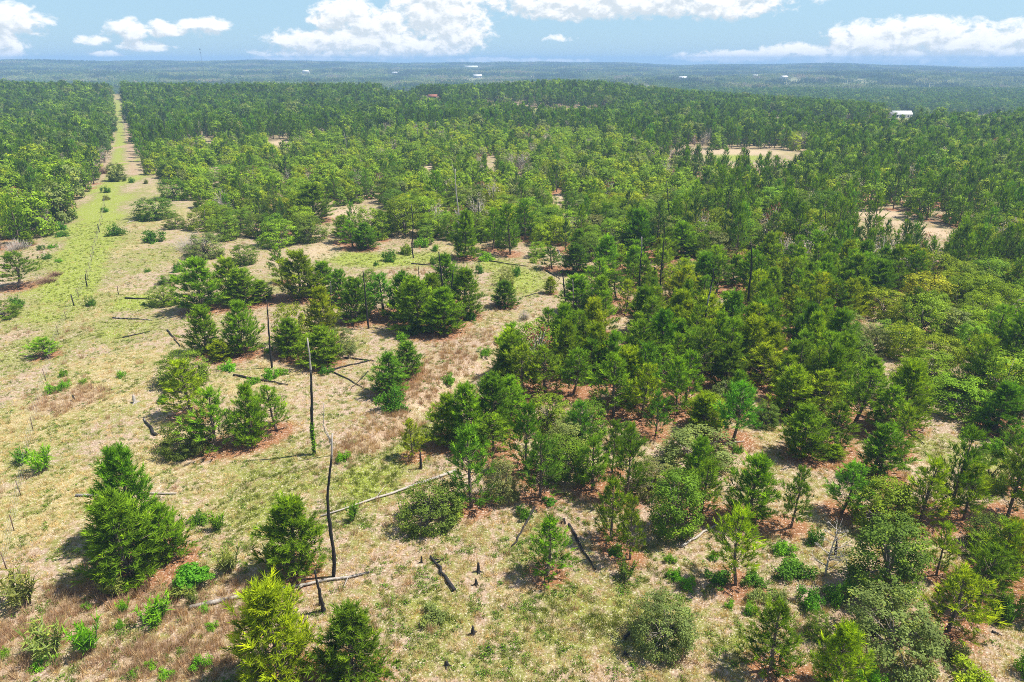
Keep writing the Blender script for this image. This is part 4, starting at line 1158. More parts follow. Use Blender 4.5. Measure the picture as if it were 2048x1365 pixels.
GREEN = [blob(*q) for q in [(236, 210, 7, 12), (240, 240, 9, 20), (238, 290, 12, 25), (232, 330, 16, 25), (222, 370, 26, 25, .9), (205, 410, 36, 28, .8), (185, 450, 44, 30, .8), (170, 500, 55, 35, .75), (140, 560, 60, 40, .75), (110, 620, 70, 40, .6), (70, 700, 80, 50, .45),
                               (290, 430, 40, 20, .6), (330, 395, 40, 16, .5), (275, 605, 60, 18, .9), (230, 660, 90, 30, .55), (290, 520, 60, 30, .45), (760, 520, 100, 14, .95), (700, 515, 60, 14, .8), (850, 515, 60, 10, .8), (1040, 560, 60, 30, .8), (990, 530, 40, 14, .7), (560, 560, 30, 22, .5),
                               (700, 690, 40, 14, .5), (830, 880, 50, 40, .8), (740, 960, 70, 50, .75), (560, 960, 110, 60, .5), (520, 1040, 80, 50, .45), (1060, 1090, 60, 40, .35), (1200, 1240, 200, 80, .45), (870, 1230, 80, 40, .55), (1500, 1290, 80, 40, .5), (930, 1320, 120, 40, .35), (700, 1010, 60, 40, .5),
                               (1890, 900, 60, 30, .5), (1985, 920, 50, 25, .6), (1370, 545, 30, 10, .9), (1470, 315, 60, 8, .9), (860, 202, 26, 6, 1.0), (1130, 222, 95, 6, .9), (1930, 238, 110, 8, .8), (1640, 244, 30, 4, .6), (100, 900, 60, 60, .25)]]
RED = [blob(*q) for q in [(135, 800, 70, 30, .9), (160, 665, 40, 16, .5), (30, 670, 30, 18, .7), (330, 1215, 130, 45, .6), (80, 1255, 120, 55, .8), (340, 1320, 170, 45, .85), (450, 1240, 100, 40, .7), (130, 1190, 100, 30, .6), (30, 1340, 80, 40, .6),
                             (840, 770, 55, 45, .9), (905, 720, 50, 40, .75), (960, 680, 50, 25, .6), (790, 850, 60, 40, .85), (740, 890, 60, 35, .6), (700, 900, 50, 40, .6), (460, 1190, 60, 40, .5), (110, 770, 25, 14, .6), (900, 545, 70, 10, .5), (800, 545, 60, 10, .5), (205, 335, 8, 20, .9), (262, 290, 8, 40, .9), (255, 230, 5, 30, .7), (218, 280, 6, 40, .6)]]
SAND = [blob(*q) for q in [(850, 818, 40, 12, 1.0), (905, 770, 30, 12, .7), (600, 994, 28, 10, .9), (640, 505, 60, 24, .7), (420, 478, 60, 14, .7), (700, 430, 60, 18, .8), (560, 520, 50, 20, .6), (1130, 560, 50, 40, .6), (1080, 505, 50, 18, .6), (1760, 760, 50, 18, .9), (1830, 930, 50, 30, .7),
                              (1750, 428, 60, 9, .9), (1880, 466, 40, 12, .9), (1810, 448, 45, 8, .8), (1480, 305, 110, 8, .8), (1230, 640, 40, 14, .7), (1480, 640, 16, 26, .8), (60, 720, 60, 25, .5), (1950, 1290, 90, 40, .6), (860, 335, 14, 5, .8), (1120, 400, 20, 16, .8), (60, 960, 60, 60, .35), (240, 460, 40, 14, .5), (690, 670, 60, 25, .5), (700, 770, 60, 25, .5), (560, 286, 30, 5, .9)]]
STRAW = [blob(*q) for q in [(70, 850, 100, 120, .8), (100, 1010, 110, 90, .8), (200, 760, 120, 80, .5), (230, 950, 80, 80, .5), (150, 620, 90, 40, .5), (280, 470, 60, 40, .5)]]


STRIP = [(234, 200, 5), (237, 225, 6), (240, 250, 7), (240, 275, 8), (238, 300, 9), (233, 330, 11), (224, 362, 16), (212, 398, 24), (192, 448, 34), (166, 515, 46), (136, 590, 52)]
FLANK = [(253, 215, 4), (256, 250, 6), (260, 290, 7), (264, 320, 9), (268, 350, 12)]
FLANK2 = [(226, 215, 3), (226, 250, 4), (221, 290, 6), (210, 330, 9), (196, 360, 10)]


def band(pts, x, y):
    """1 along a line drawn on the ground, falling to 0 past its half width."""
    o = np.zeros(np.shape(x))
    q = [(G(a, b), c) for a, b, c in pts]
    q = [(p[0], p[1], abs(G(pts[i][0] + c, pts[i][1])[0] - p[0])) for i, (p, c) in enumerate(q)]
    for (ax, ay, aw), (bx, by, bw) in zip(q[:-1], q[1:]):
        vx, vy = bx - ax, by - ay
        t = np.clip(((x - ax) * vx + (y - ay) * vy) / (vx * vx + vy * vy), 0, 1)
        d = np.hypot(x - ax - t * vx, y - ay - t * vy) / (aw + (bw - aw) * t)
        o = np.maximum(o, 1 - smooth(.7, 1.4, d))
    return o


def field(bl, x, y):
    o = np.zeros(np.shape(x))
    for cx, cy, rx, ry, s in bl:
        q = ((x - cx) / rx) ** 2 + ((y - cy) / ry) ** 2
        o = np.maximum(o, s * np.exp(-0.7 * q * q)) if True else o
    return o


pine_xy = [(t["p"][0], t["p"][1], t["r"]) for t in TREES if t["kind"] == "pine"] + [(x, y, 1.7) for x, y, z, h, zi in REST["pine"] if x * x + y * y < 240 ** 2]
pine_xy = np.array(pine_xy)


def litter(x, y):
    out = np.zeros(len(x), np.float32)
    near = np.hypot(x, y) < 245
    ii = np.nonzero(near)[0]
    for s in range(0, len(ii), 4000):
        k = ii[s:s + 4000]
        d = np.hypot(x[k][:, None] - pine_xy[None, :, 0], y[k][:, None] - pine_xy[None, :, 1]) / (pine_xy[None, :, 2] * 1.0 + 0.35)
        out[k] = np.minimum(np.exp(-d * d * 1.1).sum(1), 1.2)
    return out


def graded(lo, hi, step, a, b, g=1.09):
    mid = list(np.arange(lo, hi + step / 2, step))
    r, s = mid[-1], step
    up = []
    while r < b:
        s *= g; r += s; up.append(r)
    l, s, dn = mid[0], step, []
    while l > a:
        s *= g; l -= s; dn.append(l)
    return np.array(dn[::-1] + mid + up)


gx = np.concatenate([[v for v in graded(-330, -92, 1.7, -5200, 0) if v < -92.5], [v for v in graded(-92, 92, 0.7, -93, 5200) if v >= -92.1]])
gy = np.concatenate([[v for v in graded(22, 170, 0.7, -300, 171) if v < 170.1], [v for v in graded(172, 640, 2.0, 171, 5200) if v >= 171.9]])
X, Y = np.meshgrid(gx, gy)
xs, ys = X.ravel(), Y.ravel()
zs = terrain(xs, ys)
nx, ny = len(gx), len(gy)
I = np.arange(nx * ny).reshape(ny, nx)
Q = np.stack([I[:-1, :-1], I[:-1, 1:], I[1:, 1:], I[1:, :-1]], -1).reshape(-1, 4)
dist = np.hypot(xs, ys)
woods = np.zeros(len(xs))
for zn in (DENSE, MIXED, LEFTW, OAKS, RIGHTP, BELT, SLOPE):
    woods = np.maximum(woods, inside(zn, xs, ys) * 1.0)
for cl in CLEAR:
    woods[inside(cl, xs, ys)] = 0
woods = np.maximum(woods, smooth(560, 720, dist))
gm = np_mesh("ground", np.stack([xs, ys, zs], 1), Q, smooth_sh=True, extra={
    "g_green": np.maximum(field(GREEN, xs, ys), band(STRIP, xs, ys) * .84), "g_red": np.maximum(field(RED, xs, ys), np.maximum(band(FLANK, xs, ys), band(FLANK2, xs, ys)) * .75), "g_sand": field(SAND, xs, ys), "g_straw": field(STRAW, xs, ys), "g_litter": litter(xs, ys), "g_wood": woods, "g_far": smooth(500, 900, dist)})

mg, nt = new_mat("ground_cover")
k = N(nt)
geo = k.node("ShaderNodeNewGeometry")
pos = geo.outputs["Position"]
n_big = k.noise(pos, 0.055, 3, .55)
n_mid = k.noise(pos, 0.33, 4, .6)
n_sm = k.noise(pos, 1.7, 4, .65)
n_fine = k.noise(pos, 6.5, 3, .7)
n_fleck = k.noise(pos, 7.5, 3, .65)
n_hue = k.noise(pos, 0.9, 3, .6)
A = {a: k.attr("g_" + a) for a in ("green", "red", "sand", "straw", "litter", "wood", "far")}
n_dry = k.noise(pos, 3.2, 5, .7)
straw = k.mix(n_dry, (.29, .235, .085, 1), (.56, .46, .23, 1))
leaf = k.mix(n_dry, (.25, .17, .115, 1), (.60, .45, .33, 1))
c = k.mix(k.step(k.m("ADD", n_big, k.m("MULTIPLY_ADD", A["straw"], .45, k.m("MULTIPLY_ADD", n_hue, .6, -.37))), .42, .66), leaf, straw)
gg = k.m("ADD", k.m("MULTIPLY", n_mid, .6), k.m("ADD", k.m("MULTIPLY", n_sm, .8), k.m("MULTIPLY_ADD", A["green"], .30, -.06)))
dullg = k.mix(n_fine, (.12, .150, .025, 1), (.33, .33, .075, 1))
c = k.mix(k.m("MULTIPLY", k.step(gg, .56, .76), .85), c, dullg)
brg = k.mix(n_sm, (.17, .240, .022, 1), (.36, .42, .045, 1))
c = k.mix(k.m("MULTIPLY", k.step(k.m("ADD", A["green"], k.m("MULTIPLY_ADD", n_sm, 1.0, k.m("MULTIPLY_ADD", n_mid, .9, -.95))), .30, .90), .9), c, brg)
redc = k.mix(n_dry, (.24, .145, .09, 1), (.58, .42, .28, 1))
c = k.mix(k.m("MULTIPLY", k.step(k.m("ADD", A["red"], k.m("MULTIPLY_ADD", n_sm, .9, k.m("MULTIPLY_ADD", n_mid, .8, -.85))), .35, .80), .8), c, redc)
sandc = k.mix(n_fine, (.42, .30, .19, 1), (.66, .52, .36, 1))
c = k.mix(k.m("MULTIPLY", k.step(k.m("ADD", A["sand"], k.m("MULTIPLY_ADD", n_sm, .8, k.m("MULTIPLY_ADD", n_mid, .6, -.70))), .45, .85), .85), c, sandc)
wd = k.mix(n_mid, (.30, .20, .12, 1), (.42, .31, .19, 1))
wd = k.mix(k.step(n_sm, .5, .65), wd, (.17, .20, .05, 1))
c = k.mix(k.m("MULTIPLY", A["wood"], .7), c, wd)
litc = k.mix(n_dry, (.15, .055, .022, 1), (.46, .20, .09, 1))
c = k.mix(k.m("MULTIPLY", k.step(k.m("ADD", A["litter"], k.m("MULTIPLY_ADD", n_sm, 1.1, k.m("MULTIPLY_ADD", n_dry, .9, -1.0))), .22, .70), .90), c, litc)
# pale leaf flecks and dark debris
c = k.mix(k.m("MULTIPLY", k.step(n_fleck, .56, .64), .70), c, (.72, .62, .50, 1))
c = k.mix(k.m("MULTIPLY", k.step(n_fleck, .44, .36), .60), c, (.10, .075, .04, 1))
farc = k.mix(k.noise(pos, .012, 3, .6), (.12, .16, .05, 1), (.36, .36, .18, 1))
c = k.mix(k.m("MULTIPLY", A["far"], .85), c, farc)
vm = k.node("ShaderNodeVectorMath", operation="SCALE"); k.put(vm.inputs[0], c); vm.inputs["Scale"].default_value = .82
c = vm.outputs[0]
bs = k.node("ShaderNodeBsdfPrincipled")
k.put(bs.inputs["Base Color"], c)
bs.inputs["Roughness"].default_value = .95
bs.inputs["Specular IOR Level"].default_value = .1
bm = k.node("ShaderNodeBump"); bm.inputs["Strength"].default_value = .55; bm.inputs["Distance"].default_value = .12
k.put(bm.inputs["Height"], k.m("ADD", n_sm, k.m("MULTIPLY", n_fine, .6)))
nt.links.new(bm.outputs[0], bs.inputs["Normal"])
out = k.node("ShaderNodeOutputMaterial")
nt.links.new(bs.outputs[0], out.inputs["Surface"])
tag(link("ground", gm, mg), "rolling ground of dry grass, pine litter and sand", kind="structure")

# ------------------------------------------------------------------ countless things: one object each, instanced
def stuff(name, P, scl, rz, idx, sources, label, cat):
    """sources: lists of (mesh, material) that make one plant."""
    me = np_mesh(name, P, np.zeros((0, 3)) if False else [np.zeros((0, 3), np.int32)], extra={"sc": scl, "rz": rz}) if False else bpy.data.meshes.new(name)
    me.vertices.add(len(P)); me.vertices.foreach_set("co", np.asarray(P, np.float32).ravel())
    for kk, v in (("sc", scl), ("rz", rz)):
        at = me.attributes.new(kk, "FLOAT", "POINT"); at.data.foreach_set("value", np.asarray(v, np.float32))
    at = me.attributes.new("pick", "INT", "POINT"); at.data.foreach_set("value", np.asarray(idx, np.int32))
    o = bpy.data.objects.new(name, me)
    COL.objects.link(o)
    ng = bpy.data.node_groups.new(name, "GeometryNodeTree")
    ng.interface.new_socket("Geometry", in_out="INPUT", socket_type="NodeSocketGeometry")
    ng.interface.new_socket("Geometry", in_out="OUTPUT", socket_type="NodeSocketGeometry")
    g = N(ng)
    gi, go = g.node("NodeGroupInput"), g.node("NodeGroupOutput")
    ip = g.node("GeometryNodeInstanceOnPoints")
    join = g.node("GeometryNodeJoinGeometry")
    for s in reversed(sources):
        if len(s) == 1:
            ob = bpy.data.objects.new(s[0][0].name, s[0][0])
            oi = g.node("GeometryNodeObjectInfo"); oi.inputs["Object"].default_value = ob; oi.inputs["As Instance"].default_value = True
            ng.links.new(oi.outputs["Geometry"], join.inputs[0])
        else:
            j2 = g.node("GeometryNodeJoinGeometry")
            for m in s:
                ob = bpy.data.objects.new(m[0].name, m[0])
                oi = g.node("GeometryNodeObjectInfo"); oi.inputs["Object"].default_value = ob
                ng.links.new(oi.outputs["Geometry"], j2.inputs[0])
            gti = g.node("GeometryNodeGeometryToInstance")
            ng.links.new(j2.outputs[0], gti.inputs[0]); ng.links.new(gti.outputs[0], join.inputs[0])
    ng.links.new(gi.outputs[0], ip.inputs["Points"])
    ng.links.new(join.outputs[0], ip.inputs["Instance"])
    ip.inputs["Pick Instance"].default_value = True
    def na(n_, t):
        q = g.node("GeometryNodeInputNamedAttribute", data_type=t); q.inputs["Name"].default_value = n_
        return q.outputs["Attribute"]
    ng.links.new(na("pick", "INT"), ip.inputs["Instance Index"])
    cx = g.node("ShaderNodeCombineXYZ"); ng.links.new(na("rz", "FLOAT"), cx.inputs["Z"])
    ng.links.new(cx.outputs[0], ip.inputs["Rotation"])
    ng.links.new(na("sc", "FLOAT"), ip.inputs["Scale"])
    ng.links.new(ip.outputs[0], go.inputs[0])
    md = o.modifiers.new("scatter", "NODES"); md.node_group = ng
    return tag(o, label, cat, kind="stuff")


def recolour(me, mat):
    m = me.copy(); m.materials.clear(); m.materials.append(mat)
    return m


def fmats(tag_, tones, **kw):
    return [foliage(f"{tag_}_{i}", t, **kw) for i, t in enumerate(tones)]


FP = fmats("pine_woods", [T_PINE_D, T_PINE, (.075, .140, .035), T_PINE_B], lo=.42, hi=1.15)
FB = fmats("broadleaf_woods", [T_OAK_B, T_OAK, T_OAK_G, T_OAK_Y, (.10, .17, .045)])
FG = fmats("bare_woods", [(.34, .30, .25), T_BRICK])
src = []
for i, (tr, cr) in enumerate(PINE_MID):
    for m in FP:
        src.append([(recolour(cr, m),), (recolour(tr, M_PINEBARK),)])
A_ = np.array([(x, y, z, h, zi) for x, y, z, h, zi in REST["pine"]])
stuff("pine_woods", A_[:, :3], A_[:, 3] / 7.0, RNG.uniform(0, 6.28, len(A_)), RNG.integers(0, 4, len(A_)) * 4 + np.where(RNG.random(len(A_)) < .45, 0, np.where(RNG.random(len(A_)) < .5, 2, np.where(RNG.random(len(A_)) < .6, 1, 3))), src, "dark pines massed in the woods beyond the clearing", "pine woods")
src = []
for tr, cr in BROAD_MID:
    for m in FB:
        src.append([(recolour(cr, m),), (recolour(tr, M_OAKBARK),)])
A_ = np.array(REST["broad"])
zi = A_[:, 4]; u = RNG.random(len(A_))
lite = np.isin(zi, (1, 3, 4, 5))
near_left = (zi == 2) & (np.hypot(A_[:, 0], A_[:, 1]) < 270)
ci = np.where(lite | near_left, np.where(u < .5, 0, np.where(u < .72, 3, np.where(u < .9, 1, 2))), np.where(u < .42, 1, np.where(u < .72, 4, np.where(u < .86, 2, 0))))
stuff("broadleaf_woods", A_[:, :3], A_[:, 3] / 4.4, RNG.uniform(0, 6.28, len(A_)), RNG.integers(0, 3, len(A_)) * 5 + ci, src, "leafy trees massed in the woods beyond the clearing", "broadleaf woods")
src = []
for tr, cr in BARE_MID:
    for m in FG:
        src.append([(recolour(cr, m),), (recolour(tr, M_PALEWOOD),)])
A_ = np.array(REST["bare"])
stuff("leafless_woods", A_[:, :3], A_[:, 3] / 6.0, RNG.uniform(0, 6.28, len(A_)), RNG.integers(0, 2, len(A_)) * 2 + (RNG.random(len(A_)) < .22), src, "pale leafless and rusty dead trees dotted through the far woods", "leafless woods")

# far valley and ridges: patches of forest
def patch(seed, pines, n=34, S=34.0, pale=0.0):
    rng = np.random.default_rng(seed)
    VV, FF, TT, off = [], [], [], 0
    for i in range(n):
        x, y = rng.uniform(-S / 2, S / 2, 2)
        h = rng.uniform(9, 15); r = h * rng.uniform(.16, .24) if rng.random() < pines else h * rng.uniform(.28, .42)
        m = 46
        if r < h * .25:
            t = rng.uniform(0, 1, m)
            rr = r * (1 - t) ** .7 * rng.uniform(.3, 1, m); zc = h * (.25 + .75 * t)
        else:
            t = rng.uniform(0, 1, m)
            rr = r * np.sqrt(np.clip(1 - (2 * t - 1) ** 2, 0, 1)) * rng.uniform(.4, 1, m); zc = h * (.2 + .72 * t)
        a = rng.uniform(0, 6.28, m)
        c = np.stack([x + rr * np.cos(a), y + rr * np.sin(a), zc], 1)
        nr = unit(np.stack([np.cos(a), np.sin(a), np.full(m, .6)], 1) + rng.normal(0, .5, (m, 3)))
        V, F, T = leaf_quads(c, nr, rng.uniform(.9, 1.9, m), rng.uniform(.7, 1.4, m), np.clip(rng.normal(.35 + .35 * rng.random(), .12, m), 0, 1), rng)
        VV.append(V); FF.append(F + off); TT.append(T); off += len(V)
    return np_mesh("forest_patch", np.vstack(VV), np.vstack(FF), tint=np.concatenate(TT))


FD = fmats("distant_forest", [(.07, .14, .03), (.16, .24, .05), (.26, .31, .11), (.32, .29, .20), (.10, .13, .05)], trans=.15)
src = [[(recolour(patch(200 + i, pn), FD[c_]),)] for i, (pn, c_) in enumerate([(.9, 0), (.9, 0), (.8, 4), (.35, 1), (.2, 1), (.1, 2), (.2, 2), (.1, 3)])]
c = jgrid(-3300, 3300, 420, 4300, 25)
d = np.hypot(c[:, 0], c[:, 1]); az = np.degrees(np.arctan2(c[:, 0], c[:, 1]))
ok = (d < 4000) & (np.abs(az) < 43) & (d > 430)
for zn in (LEFTW, OAKS, RIGHTP, BELT, MIXED, DENSE):
    ok &= ~inside(zn, c[:, 0], c[:, 1])
wv = _waves(c[:, 0], c[:, 1], 330, 51) + RNG.normal(0, .22, len(c))
w2 = _waves(c[:, 0], c[:, 1], 140, 52)
ok &= ~((w2 > .42) & (d < 2300)) & (RNG.random(len(c)) < np.where(d < 1900, .80, .95))
ok &= (d > 660) | (az > 6)
for t_ in ((955, 157), (1365, 160), (1567, 161), (612, 146), (792, 150), (940, 139), (1510, 157)):
    h_ = G(*t_); ok &= ~((np.abs(c[:, 0] - h_[0]) < 24) & (c[:, 1] > h_[1] - 95) & (c[:, 1] < h_[1] + 12))
c, wv, d = c[ok], wv[ok], d[ok]
z = terrain(c[:, 0], c[:, 1]) - .6
pk = np.where(wv < -.25, RNG.integers(0, 3, len(c)), np.where(wv < .1, RNG.integers(2, 5, len(c)), np.where(wv < .4, RNG.integers(3, 7, len(c)), RNG.integers(5, 8, len(c)))))
stuff("distant_forest", np.concatenate([c, z[:, None]], 1), RNG.uniform(.62, 1.0, len(c)) * np.where(d > 2600, 1.1, .85), RNG.uniform(0, 6.28, len(c)), pk, src, "hazy forest covering the far valley and the ridge on the skyline", "forest")

# grass and weeds of the clearing
def tuft(seed, n, h, spread, w, arch=.5):
    rng = np.random.default_rng(seed)
    a = rng.uniform(0, 6.28, n); t = rng.uniform(.1, 1, n) * arch
    d0 = unit(np.stack([np.cos(a) * t, np.sin(a) * t, np.ones(n)], 1))
    b = np.stack([np.cos(a), np.sin(a), np.zeros(n)], 1) * (spread * rng.uniform(0, 1, n) ** .7)[:, None]
    V, F, T = blades(b, d0, h * rng.uniform(.5, 1.1, n), np.full(n, w), np.clip(rng.normal(.5, .2, n), 0, 1), rng)
    return np_mesh("grass_tuft", V, F, tint=T)


def weed(seed, n=26, r=.22, h=.16, leaf=.09):
    rng = np.random.default_rng(seed)
    a = rng.uniform(0, 6.28, n); q = r * rng.uniform(0, 1, n) ** .6
    c = np.stack([np.cos(a) * q, np.sin(a) * q, rng.uniform(.02, h, n)], 1)
    V, F, T = leaf_quads(c, unit(rng.normal(0, .5, (n, 3)) + np.array([0, 0, 1])), rng.uniform(.6, 1.3, n) * leaf, rng.uniform(.4, .8, n) * leaf, np.clip(rng.normal(.5, .2, n), 0, 1), rng)
    return np_mesh("weed_tuft", V, F, tint=T)


GM = fmats("grass", [(.20, .24, .045), (.14, .19, .030), (.56, .45, .24), (.50, .37, .22), (.44, .30, .20), (.10, .20, .022)], trans=.25, var=.4)
n = 150000
dd = 26 * (170 / 26) ** RNG.uniform(0, 1, n) ** .85
aa = np.radians(RNG.uniform(-47, 47, n))
x, y = dd * np.sin(aa), dd * np.cos(aa)
li, gr, rd, st = litter(x, y), np.maximum(field(GREEN, x, y), band(STRIP, x, y) * .9), field(RED, x, y), field(STRAW, x, y)
cl = _waves(x, y, 5, 31) + .7 * _waves(x, y, 2.2, 32) + RNG.normal(0, .35, n)
z = terrain(x, y)
u = RNG.random(n)
wk = np.zeros(n)
for zn in (DENSE, MIXED): wk = np.maximum(wk, inside(zn, x, y))
isgreen = (cl + gr * 1.1 > .42) & (li < .55) & (u < .75)
isred = (~isgreen) & (rd + RNG.normal(0, .25, n) + .25 * cl > .50) & (u < .55)
isstraw = (~isgreen) & (~isred) & (u < .30 + .3 * st) & (li < .5)
P_all = np.stack([x, y, z], 1)
k1 = isgreen
gs = [[(recolour(tuft(301, 20, .26, .16, .028), GM[0]),)], [(recolour(tuft(302, 18, .20, .2, .03), GM[1]),)], [(recolour(weed(303), GM[5]),)], [(recolour(weed(304, 20, .18, .12), GM[0]),)]]
stuff("grass", P_all[k1], RNG.uniform(.55, 1.25, k1.sum()), RNG.uniform(0, 6.28, k1.sum()), np.where(gr[k1] > .4, RNG.integers(0, 2, k1.sum()), RNG.integers(0, 4, k1.sum())), gs, "green grass tufts and small weeds of the clearing", "grass")
k2 = isred | isstraw
ds = [[(recolour(tuft(311, 22, .30, .18, .024, .9), GM[2]),)], [(recolour(tuft(312, 16, .22, .22, .026, 1.2), GM[3]),)], [(recolour(tuft(313, 30, .75, .22, .026, .55), GM[4]),)], [(recolour(tuft(314, 30, .65, .25, .026, .7), GM[3]),)]]
stuff("dead_grass", P_all[k2], RNG.uniform(.6, 1.2, k2.sum()), RNG.uniform(0, 6.28, k2.sum()), np.where(isred[k2], RNG.integers(2, 4, k2.sum()), RNG.integers(0, 2, k2.sum())), ds, "dry tan and red-brown grass of the clearing", "dry grass")

# ------------------------------------------------------------------ haze
mh, nt = new_mat("haze_air")
k = N(nt)
pv = k.node("ShaderNodeVolumePrincipled")
pv.inputs["Color"].default_value = (.34, .55, .90, 1)
pv.inputs["Density"].default_value = 3.2e-4
pv.inputs["Density Attribute"].default_value = ""
pv.inputs["Anisotropy"].default_value = 0.0
out = k.node("ShaderNodeOutputMaterial")
nt.links.new(pv.outputs[0], out.inputs["Volume"])
P = Parts(); P.box((0, 2250, 3), (10000, 6000, 92))
hz = tag(link("haze", P.mesh("haze"), mh), "thin blue haze over the valley", kind="stuff")
ztop = 70.0

# ------------------------------------------------------------------ light
EL, AZ = rad(60), rad(84)          # sun from the right, slightly ahead
sv = Vector((math.cos(EL) * math.sin(AZ), math.cos(EL) * math.cos(AZ), math.sin(EL)))
L = bpy.data.lights.new("sun", "SUN"); L.energy = 5.0; L.angle = rad(.53); L.color = (1.0, .945, .85)
so = bpy.data.objects.new("sun", L); COL.objects.link(so)
so.rotation_euler = (-sv).to_track_quat("-Z", "Y").to_euler()

W = bpy.data.worlds.new("World"); scene.world = W
W.use_nodes = True
nt = W.node_tree; nt.nodes.clear()
k = N(nt)
sky = k.node("ShaderNodeTexSky", sky_type="NISHITA", sun_disc=False, sun_elevation=EL, sun_rotation=AZ, altitude=50, air_density=1.0, dust_density=.4, ozone_density=2.0)
tc = k.node("ShaderNodeTexCoord")
sp = k.node("ShaderNodeSeparateXYZ"); nt.links.new(tc.outputs["Generated"], sp.inputs[0])
azd = k.m("MULTIPLY", k.m("ARCTAN2", sp.outputs[0], sp.outputs[1]), 57.29578)
eld = k.m("MULTIPLY", k.m("ARCSINE", sp.outputs[2]), 57.29578)


def dirpx(px, py):
    a, q = (px - 1024) / FPX, (682.5 - py) / FPX
    d_ = np.array([a, CP + q * SP, -SP + q * CP]); d_ /= np.linalg.norm(d_)
    return math.degrees(math.atan2(d_[0], d_[1])), math.degrees(math.asin(d_[2]))


# cumulus clouds: centre, half width, half height in the photograph's pixels, weight
CLOUDS = [(15, 40, 62, 24, 1), (60, 45, 24, 10, .8), (5, 95, 50, 26, .9), (252, 60, 38, 17, 1), (330, 58, 36, 13, 1), (412, 53, 44, 14, 1), (185, 82, 26, 8, .7), (285, 93, 50, 9, .75), (215, 108, 40, 5, .6),
          (690, 28, 58, 26, 1.1), (655, 40, 30, 18, 1), (760, 50, 60, 28, 1.05), (880, 22, 84, 44, 1.2), (905, 70, 66, 26, 1.1), (640, 84, 92, 20, 1.05), (740, 80, 110, 26, 1.1), (580, 80, 40, 13, .9), (840, 95, 110, 18, 1), (720, 108, 170, 10, .8),
          (1250, 2, 270, 26, 1.2), (1150, 18, 130, 20, 1), (1440, 8, 110, 24, 1), (1050, 5, 60, 14, .9),
          (1480, 114, 110, 11, 1), (1590, 104, 70, 14, 1), (1740, 84, 84, 30, 1.15), (1840, 72, 120, 28, 1.15), (1940, 90, 130, 30, 1.1), (1700, 108, 120, 18, 1.05), (2060, 80, 90, 30, 1.0), (1850, 112, 220, 14, .9),
          (1120, 76, 30, 6, .45), (990, 121, 110, 5, .7), (1110, 122, 60, 4, .6), (640, 118, 120, 5, .7)]
grp = bpy.data.node_groups.new("cloud_field", "ShaderNodeTree")
for s_ in ("az", "el"):
    grp.interface.new_socket(s_, in_out="INPUT", socket_type="NodeSocketFloat")
grp.interface.new_socket("density", in_out="OUTPUT", socket_type="NodeSocketFloat")
g = N(grp)
gi, go = g.node("NodeGroupInput"), g.node("NodeGroupOutput")
vec = g.node("ShaderNodeCombineXYZ")
grp.links.new(gi.outputs[0], vec.inputs[0]); grp.links.new(g.m("MULTIPLY", gi.outputs[1], 1.5), vec.inputs[1])
n1 = g.noise(vec.outputs[0], .42, 2, .5)
n2 = g.noise(vec.outputs[0], .95, 8, .60, .3)
wx = g.m("ADD", gi.outputs[0], g.m("MULTIPLY_ADD", n1, 2.0, -1.0))
best = None
PXD = FPX * math.pi / 180
for cx_, cy_, rx_, ry_, w_ in CLOUDS:
    a0, e0 = dirpx(cx_, cy_)
    f = 1 + ((cx_ - 1024) / FPX) ** 2 * .8
    ra, re = rx_ / PXD / f * 1.25, ry_ / PXD * 1.2
    dx = g.m("MULTIPLY_ADD", wx, 1 / ra, -a0 / ra)
    dy = g.m("MULTIPLY_ADD", gi.outputs[1], 1 / re, -e0 / re)
    q = g.m("MULTIPLY_ADD", dy, dy, g.m("MULTIPLY", dx, dx))
    v = g.m("MULTIPLY_ADD", q, -w_, w_)
    best = v if best is None else g.m("SMOOTH_MAX", best, v, .12)
grp.links.new(g.m("ADD", best, g.m("MULTIPLY_ADD", n2, 2.6, -1.42)), go.inputs[0])


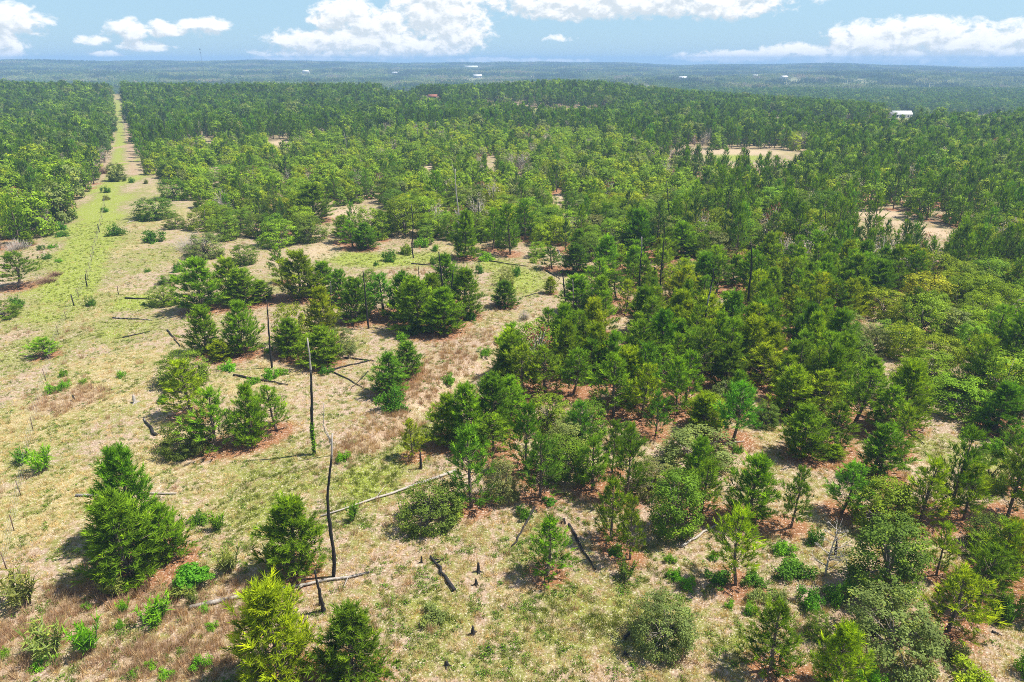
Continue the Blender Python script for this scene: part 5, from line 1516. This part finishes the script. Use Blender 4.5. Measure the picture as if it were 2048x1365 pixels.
def cloudnode(da, de):
    gn = k.node("ShaderNodeGroup"); gn.node_tree = grp
    k.put(gn.inputs[0], k.m("ADD", azd, da)); k.put(gn.inputs[1], k.m("ADD", eld, de))
    return gn.outputs[0]


D0, D1 = cloudnode(0, 0), cloudnode(.25, .55)
cov = k.step(D0, -.12, .62)
lit = k.step(k.m("SUBTRACT", k.m("MAXIMUM", D0, -.2), k.m("MAXIMUM", D1, -.4)), -.45, .45)
thick = k.step(D0, .4, 1.6)
cc = k.mix(lit, (4.3, 4.8, 5.2, 1), (7.0, 7.0, 7.0, 1))
cc = k.mix(k.m("MULTIPLY", thick, .30), cc, (4.2, 4.7, 5.2, 1))
low = k.step(eld, 16, 2)
skyc = k.mix(k.m("MULTIPLY", low, .75), k.mix(.25, sky.outputs[0], (2.6, 2.8, 3.0, 1)), (2.25, 3.95, 5.4, 1))
fin = k.mix(k.m("MULTIPLY", cov, .97), skyc, cc)
bg = k.node("ShaderNodeBackground"); bg.inputs["Strength"].default_value = .1
k.put(bg.inputs["Color"], fin)
wo = k.node("ShaderNodeOutputWorld")
nt.links.new(bg.outputs[0], wo.inputs["Surface"])

# ------------------------------------------------------------------ camera and view
cam = bpy.data.cameras.new("camera"); cam.sensor_width = 36; cam.lens = 36 * FPX / 2048
cam.clip_start = .5; cam.clip_end = 20000
co = bpy.data.objects.new("camera", cam); COL.objects.link(co)
co.location = (0, 0, CAM_Z); co.rotation_euler = (rad(90) - PITCH, 0, 0)
scene.camera = co
scene.render.engine = "CYCLES"
vs = scene.view_settings
vs.view_transform = "Standard"; vs.look = "None"; vs.exposure = 0.75; vs.gamma = 1.0
scene.cycles.use_denoising = False
scene.cycles.pixel_filter_type = "BLACKMAN_HARRIS"
scene.cycles.filter_width = 0.9
scene.cycles.max_bounces = 6
scene.cycles.diffuse_bounces = 3
scene.cycles.transmission_bounces = 4
scene.cycles.volume_bounces = 2
scene.cycles.transparent_max_bounces = 4
scene.cycles.sample_clamp_indirect = 4.0
